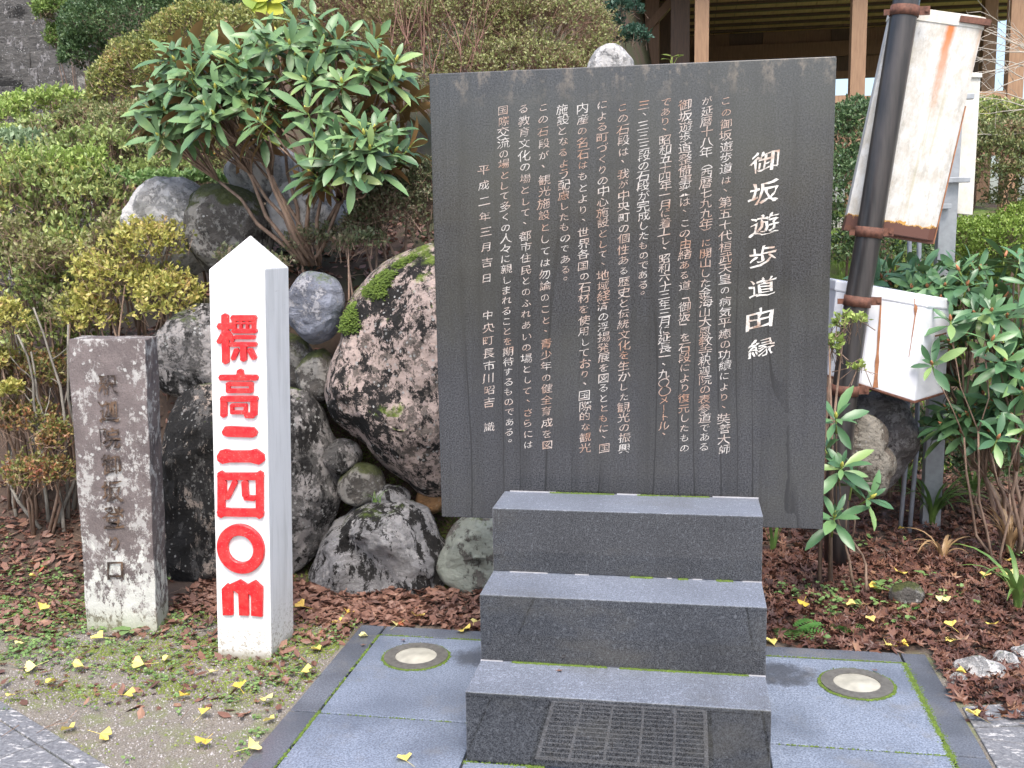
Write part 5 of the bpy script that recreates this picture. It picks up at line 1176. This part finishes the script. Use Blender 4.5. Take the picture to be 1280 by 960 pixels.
# fern and seedlings
def fern(label, px, py, n, L, seed):
    p0 = atZ(px, py, 0); rs = random.Random(seed); root = empty('fern', p0, label, 'fern')
    for k in range(n):
        az = rs.uniform(0, 6.28); d = Vector((math.cos(az), math.sin(az), .75)).normalized(); s_ = Vector((-math.sin(az), math.cos(az), 0)); V = []; Fq = []; pos = Vector(p0)
        for i in range(12):
            t = i/11; pos = pos+d*(L/12); d = (d+Vector((0, 0, -.1))).normalized(); w_ = L*.34*math.sin(math.pi*min(1, .15+t*.85)); 
            for sg in (-1, 1):
                b = len(V); V += [pos, pos+s_*sg*w_*.5+d*L*.05+Vector((0, 0, .003)), pos+s_*sg*w_+d*L*.05, pos+s_*sg*w_*.5-d*L*.015]; Fq.append((b, b+1, b+2, b+3))
        me = arr_mesh('frond', np.array([v[:] for v in V]), np.array(Fq), M_fern); link('frond', me, root)
fern('bright green fern right of the middle step', 990, 790, 7, .14, 2)
fern('small pale fern in the leaves behind the right paving lamp', 1055, 785, 5, .09, 5)
fern('feathery green weed in front of the small square stone stub', 1140, 762, 6, .07, 7)
def seedling(label, px, py, n, L, seed, mat=M_weed, z=0.0, h=.04):
    p0 = atZ(px, py, z); rs = np.random.RandomState(seed); root = empty('seedling', p0, label, 'plant'); m = MB()
    me = arr_mesh('leaf', RLV*np.array([2.0, 1, 1]), RLF, mat, True)
    for k in range(n):
        az = rs.uniform(0, 6.28); b = Vector((rs.uniform(-.02, .02), rs.uniform(-.02, .02), h*rs.uniform(.6, 1.2))); m.tube([p0, p0+b], .0012, 4)
        o = bpy.data.objects.new('leaf', me); C.objects.link(o); o.parent = root; d = Vector((math.cos(az), math.sin(az), .2)).normalized(); x = d.cross(Vector((0, 0, 1))).normalized(); zz = x.cross(d); s_ = L*rs.uniform(.7, 1.1)
        Mx = Matrix((x*s_, d*s_, zz*s_)).transposed().to_4x4(); Mx.translation = b; o.matrix_basis = Mx
    m.build('stalk', M_shoot, root)
seedling('round leaved seedling in the maple leaves between steps and stone stub', 1098, 742, 7, .055, 1)
seedling('heart leaved seedling right of the square stone stub', 1160, 727, 4, .05, 2)
seedling('dandelion like rosette at the foot of the old stone pillar', 165, 790, 9, .07, 3, h=.012)
seedling('green seedling at the foot of the white post, left of the boulder gap', 368, 712, 6, .05, 4)
seedling('yellow green sprig left of the old stone pillar', 92, 670, 5, .05, 5, mat=M_az_lime, h=.05)
seedling('green sprig on the lichened boulder between pillar and post', 226, 700, 4, .03, 6)
seedling('fresh green sprig growing behind the top edge of the slab', 815, 700, 4, .05, 8, mat=M_az_lime)
o = bpy.data.objects['seedling.006']; o.location = atY(840, 84, 1.4)

# ---------------------------------------------------------------- litter, weeds, ground moss
def star():
    V = [(0, 0, 0)]; n = 5; tips = [(-1.9, .62), (-.95, .95), (0, 1.1), (.95, .95), (1.9, .62)]
    for i, (a, r_) in enumerate(tips):
        V.append((math.sin(a)*r_*.5, math.cos(a)*r_*.5, .10)); 
        if i < 4: am = (a+tips[i+1][0])/2; V.append((math.sin(am)*.2, math.cos(am)*.2, .0))
    V.append((0, -.12, 0)); k = len(V)-1; Fq = [(0, i, i+1) for i in range(1, k)]+[(0, k, 1)]
    return np.array(V)[:, :], np.array(Fq)
STV, STF = star()
OVV = np.array([(0, -.5, .0), (.24, -.1, .05), (.16, .3, .02), (0, .55, .10), (-.18, .3, .02), (-.24, -.1, .08), (0, 0, -.01)]); OVF = np.array([(6, 0, 1), (6, 1, 2), (6, 2, 3), (6, 3, 4), (6, 4, 5), (6, 5, 0)])
def flat_rots(n, rs, tilt=.35):
    az = rs.uniform(0, 6.28, n); nrm = norm(np.stack([rs.normal(size=n)*tilt, rs.normal(size=n)*tilt, np.ones(n)], -1)); d = np.stack([np.cos(az), np.sin(az), np.zeros(n)], -1)
    return frames(d-nrm*(d*nrm).sum(-1, keepdims=True), nrm)
def litter(name, label, regions, mat, V, Fq, size, seed, tilt=.35, lift=.012, dens_noise=0.3):
    rs = np.random.RandomState(seed); P = []
    for (x0, x1, y0, y1, n) in regions:
        x = rs.uniform(x0, x1, n); y = rs.uniform(y0, y1, n); k = snoise(x, y, 0, 4, seed) > -1+dens_noise+rs.normal(size=n)*.25; x, y = x[k], y[k]
        k = ~((x > PX0-.005) & (x < PX1+.005) & (y < PYB+.004)); x, y = x[k], y[k]; P.append(np.stack([x, y, H(x, y)+rs.uniform(.002, lift, len(x))], -1))
    P = np.concatenate(P); n = len(P); Vv, Ff = scatter(V, Fq, P, flat_rots(n, rs, tilt), np.stack([size*rs.uniform(.6, 1.25, n)]*2+[size*rs.uniform(-1.2, 2.2, n)], -1))
    me = arr_mesh(name, Vv, Ff, mat); setp(link(name, me), label, 'fallen leaves', kind='stuff')
litter('maple_leaf_litter', 'carpet of fallen dark red maple leaves right of the steps', [(.45, 3.4, .99, 2.2, 9000), (-.4, 3.6, 2.2, 4.0, 9000), (1.062, 1.8, .80, .99, 500), (1.062, 1.5, .60, .80, 280), (1.062, 1.3, .45, .6, 30), (-.5, .5, .99, 2.2, 1500)], M_litter_r, STV, STF, .062, 1, .45, .03, -.2)
litter('brown_leaf_litter', 'brown fallen leaves along the foot of the boulder wall', [(-1.95, -.42, 1.0, 1.45, 1700), (-1.25, -.45, .95, 1.15, 320), (-2.0, -1.06, .75, 1.02, 200), (-3.2, -2.15, .7, 1.8, 900), (-1.28, -1.07, .4, .9, 30), (-2.5, -1.1, .1, .75, 90)], M_litter_l, OVV, OVF, .050, 2, .4, .022, -.3)
litter('reddish_leaf_scraps', 'small reddish leaf scraps on the bare earth and below the wall', [(-2.7, -1.08, .2, 1.0, 330), (-1.9, -.42, 1.0, 1.5, 1400), (-3.2, -2.1, .7, 1.8, 1500)], M_litter_r, STV, STF, .038, 3, .3, .012, .0)
litter('bank_leaf_litter', 'dead leaves caught among the shrubs on the upper bank', [(-3.4, -.4, 1.8, 3.4, 3000)], M_litter_l, OVV, OVF, .05, 7, .5, .03, -.3)
# weeds: little round leaf clumps
def weeds(name, label, regs, size, seed, mat=M_weed, per=6, thr=.1, hmax=.02):
    rs = np.random.RandomState(seed); P = []
    for (x0, x1, y0, y1, n) in regs:
        x = rs.uniform(x0, x1, n); y = rs.uniform(y0, y1, n); k = snoise(x, y, 0, 6, seed) > thr+rs.normal(size=n)*.25; x, y = x[k], y[k]; k = ~((x > PX0-.01) & (x < PX1+.01) & (y < PYB+.01)); x, y = x[k], y[k]
        x = np.repeat(x, per)+rs.normal(size=len(x)*per)*.012; y = np.repeat(y, per)+rs.normal(size=len(y)*per)*.012; P.append(np.stack([x, y, H(x, y)+rs.uniform(.003, hmax, len(x))], -1))
    P = np.concatenate(P); n = len(P); Vv, Ff = scatter([(0, -.5, 0), (.42, -.1, .08), (.3, .4, .05), (-.3, .4, .05), (-.42, -.1, .08)], [(0, 1, 2), (0, 2, 3), (0, 3, 4)], P, flat_rots(n, rs, .3), size*rs.uniform(.5, 1.2, n))
    setp(link(name, arr_mesh(name, Vv, Ff, mat)), label, 'ground plants', kind='stuff')
weeds('ground_weeds', 'small green weeds on the ground around post and pillar', [(-2.9, -1.08, .40, 1.1, 520), (-3.2, -2.1, .5, 1.7, 900), (-1.3, -1.08, -.3, .5, 60), (-2.2, -1.2, -.2, .5, 70)], .014, 4, thr=.15)
weeds('leaf_bed_weeds', 'small green weeds among the maple leaves', [(.46, 1.1, 1.0, 1.7, 260), (.9, 2.2, 1.0, 2.4, 160)], .022, 8, thr=.35, hmax=.05)
gx = RNG.uniform(-2.9, -1.08, 30000); gy = RNG.uniform(-.15, 1.1, 30000); k = (snoise(gx, gy, 0, 5.5, 77)+RNG.normal(size=30000)*.3 > .15); gx, gy = gx[k], gy[k]; k = ~(gx > PX0-.01); gx, gy = gx[k], gy[k]
moss_mesh('ground_moss', np.stack([gx, gy, H(gx, gy)+.001], -1), .008, None, 9, leaf_mat('ground_moss_tuft', [(0, (.12, .15, .03)), (.6, (.20, .26, .05)), (1, (.30, .33, .10))]), 'olive moss patches on the bare earth', 'moss')
ax_ = RNG.uniform(-2.2, -1.08, 9000); ay_ = RNG.uniform(-.2, .95, 9000)
me = None
V, Fq = scatter(TUFT_V, TUFT_F, np.stack([ax_, ay_, H(ax_, ay_)-.001], -1), flat_rots(9000, RNG, .2), RNG.uniform(.003, .008, 9000))
def peb():
    q = NM('pebble'); c = q.ramp(q.geo('Random Per Island'), (0, (.12, .11, .10)), (.5, (.24, .22, .20)), (1, (.42, .40, .40))); q.inp('Base Color', c).inp('Roughness', .8); return q.m
setp(link('fine_gravel', arr_mesh('fine_gravel', V, Fq, peb())), 'fine gravel on the bare earth in front of the post', 'gravel', kind='stuff')

tx = RNG.uniform(-2.9, 2.6, 420); ty = RNG.uniform(-.1, 2.4, 420); k = ~((tx > PX0-.05) & (tx < PX1+.05) & (ty < PYB+.05)); tx, ty = tx[k], ty[k]
a_ = RNG.uniform(0, 6.28, len(tx)); l_ = RNG.uniform(.03, .13, len(tx)); P0 = np.stack([tx, ty, H(tx, ty)+.018], -1); P1 = P0+np.stack([np.cos(a_)*l_, np.sin(a_)*l_, RNG.uniform(-.004, .012, len(tx))], -1)
V, Fq = thin_tris(P0, P1, RNG.uniform(.0008, .002, len(tx))); setp(link('fallen_twigs', arr_mesh('fallen_twigs', V, Fq, M_bark)), 'thin fallen twigs and leaf stalks scattered over the ground', 'twigs', kind='stuff')
# moss cushion on the shoulder of the big boulder and between wall stones
def moss_on(ob, cond, n, size, seed, name='moss_cushion'):
    rs = np.random.RandomState(seed); me = ob.data; co = np.empty(len(me.vertices)*3, np.float32); me.vertices.foreach_get('co', co); co = co.reshape(-1, 3)+np.array(ob.location)
    k = cond(co); P = co[k]; 
    if not len(P): return
    P = P[rs.randint(len(P), size=n)]+rs.normal(size=(n, 3))*.007; m_ = moss_mesh(name, P, size, ob, seed)
bb = bpy.data.objects['boulder']
def condbig(co):
    c = [atY(425, 405, 1.4), atY(452, 355, 1.4), atY(480, 318, 1.4)]; r_ = .0
    d = np.min([np.hypot(co[:, 0]-q.x, co[:, 2]-q.z)-w_ for q, w_ in zip(c, (.055, .075, .07))], axis=0)
    return (d+.025*snoise(co[:, 0], co[:, 1], co[:, 2], 30, 5) < 0) & (co[:, 1] < 1.62)
moss_on(bb, condbig, 9000, .009, 3)
# mossy mortar and pockets between the boulders
gx = RNG.uniform(-1.9, -.7, 16000); gy = RNG.uniform(1.46, 1.9, 16000); k = (snoise(gx, gy, 0, 7, 71)+RNG.normal(size=16000)*.3 > -.1); gx, gy = gx[k], gy[k]
moss_mesh('wall_moss', np.stack([gx, gy, H(gx, gy)+.001], -1), .014, None, 19, leaf_mat('wall_moss_tuft', [(0, (.05, .065, .02)), (.6, (.10, .125, .03)), (1, (.19, .23, .05))]), 'dull moss filling the gaps between the wall boulders', 'moss')

# ---------------------------------------------------------------- yellow ginkgo leaves, each one a thing
def ginkgo_mesh():
    V = [(0, 0, 0)]; n = 9
    for i in range(n):
        a = -1.15+2.3*i/(n-1); r_ = 1.0*(.72 if i == n//2 else .95+.05*math.sin(i*3)); V.append((math.sin(a)*r_*.62, math.cos(a)*r_*.75, .10*math.cos(i*1.7)+.12*abs(a)))
    F3 = [(0, i, i+1) for i in range(1, n)]; b = len(V); V += [(-.015, 0, 0), (.015, 0, 0), (.09, -.8, .05), (.06, -.82, .05)]; F3 += [(b, b+3, b+2), (b, b+2, b+1)]
    return arr_mesh('ginkgo_leaf', np.array(V), np.array(F3), M_ginkgo)
GM = ginkgo_mesh()
zones = {'earth': ('yellow ginkgo leaf on the bare earth left of the platform', 'ginkgo leaves on the bare earth'),
 'pillar': ('yellow ginkgo leaf among the weeds left of the old stone pillar', 'ginkgo leaves left of the old pillar'),
 'wall': ('yellow ginkgo leaf on the brown leaves below the boulder wall', 'ginkgo leaves below the boulder wall'),
 'right': ('yellow ginkgo leaf on the dark maple leaves right of the steps', 'ginkgo leaves on the maple leaf bed')}
GL = {'earth': [(30, 803), (20, 868), (45, 832), (92, 909), (125, 917), (180, 830), (215, 820), (252, 893), (258, 924), (343, 898), (310, 935), (376, 840), (400, 812), (105, 833), (70, 850), (262, 840), (155, 868), (330, 872), (225, 870), (300, 860)],
 'pillar': [(45, 720), (50, 762), (15, 788), (128, 797), (20, 700), (60, 690)],
 'wall': [(425, 778), (434, 766), (495, 778), (380, 758), (578, 785), (460, 790), (592, 778), (520, 770), (355, 740)],
 'right': [(968, 797), (1005, 752), (1092, 777), (1070, 755), (1124, 803), (1108, 806), (1124, 715), (1122, 661), (1190, 783), (1195, 800), (1222, 895), (1230, 720), (1258, 700), (1140, 640), (1265, 720), (1240, 780), (1180, 745), (1290, 690), (1195, 838), (1098, 735)]}
rs = random.Random(21)
ORD = 'first second third fourth fifth sixth seventh eighth ninth tenth eleventh twelfth thirteenth fourteenth fifteenth sixteenth seventeenth eighteenth nineteenth twentieth'.split()
for zn, pts in GL.items():
    lab, grp = zones[zn]
    rank = {q: i for i, q in enumerate(sorted(pts))}
    for px, py in pts:
        zz = .012; p = atZ(px, py, zz)
        for _ in range(4): zz = Hs(p.x, p.y)+(.034 if zn == 'right' else .022); p = atZ(px, py, zz)
        if PX0 < p.x < PX1 and p.y < PYB: p.z = .004
        o = bpy.data.objects.new('ginkgo_leaf', GM); C.objects.link(o); o.location = p; o.scale = [rs.uniform(.046, .064)]*3
        o.rotation_euler = (rs.uniform(-.3, .5), rs.uniform(-.3, .3), rs.uniform(0, 6.28)); setp(o, lab.replace('leaf', 'leaf, '+ORD[rank[(px, py)]]+' from the left,', 1), 'leaf', grp)
for px, py, lab in ((508, 951, 'pale ginkgo leaf on the blue paving slab left of the lowest step'),):
    o = bpy.data.objects.new('ginkgo_leaf', GM); C.objects.link(o); p = atZ(px, py, .004); o.location = p; o.scale = (.05, .05, .05); o.rotation_euler = (.1, .1, .8); setp(o, lab, 'leaf')
# a few small maple leaves dropped on the stone
for px, py, y, lab in ((700, 838, None, 'small red brown maple leaf lying on the lowest step'), (455, 806, None, 'pinkish dead leaf on the left paving slab'), (1095, 838, None, 'thin brown leaf on the right paving slab by the lamp'), (505, 800, None, 'small dead leaf behind the left paving lamp')):
    o = bpy.data.objects.new('maple_leaf', arr_mesh('maple_leaf', STV, STF, M_litter_l)); C.objects.link(o); p = atZ(px, py, HS[0]+.003 if px == 700 else .006); o.location = p; o.scale = (.035, .035, .035); o.rotation_euler = (.1, .2, px); setp(o, lab, 'leaf')
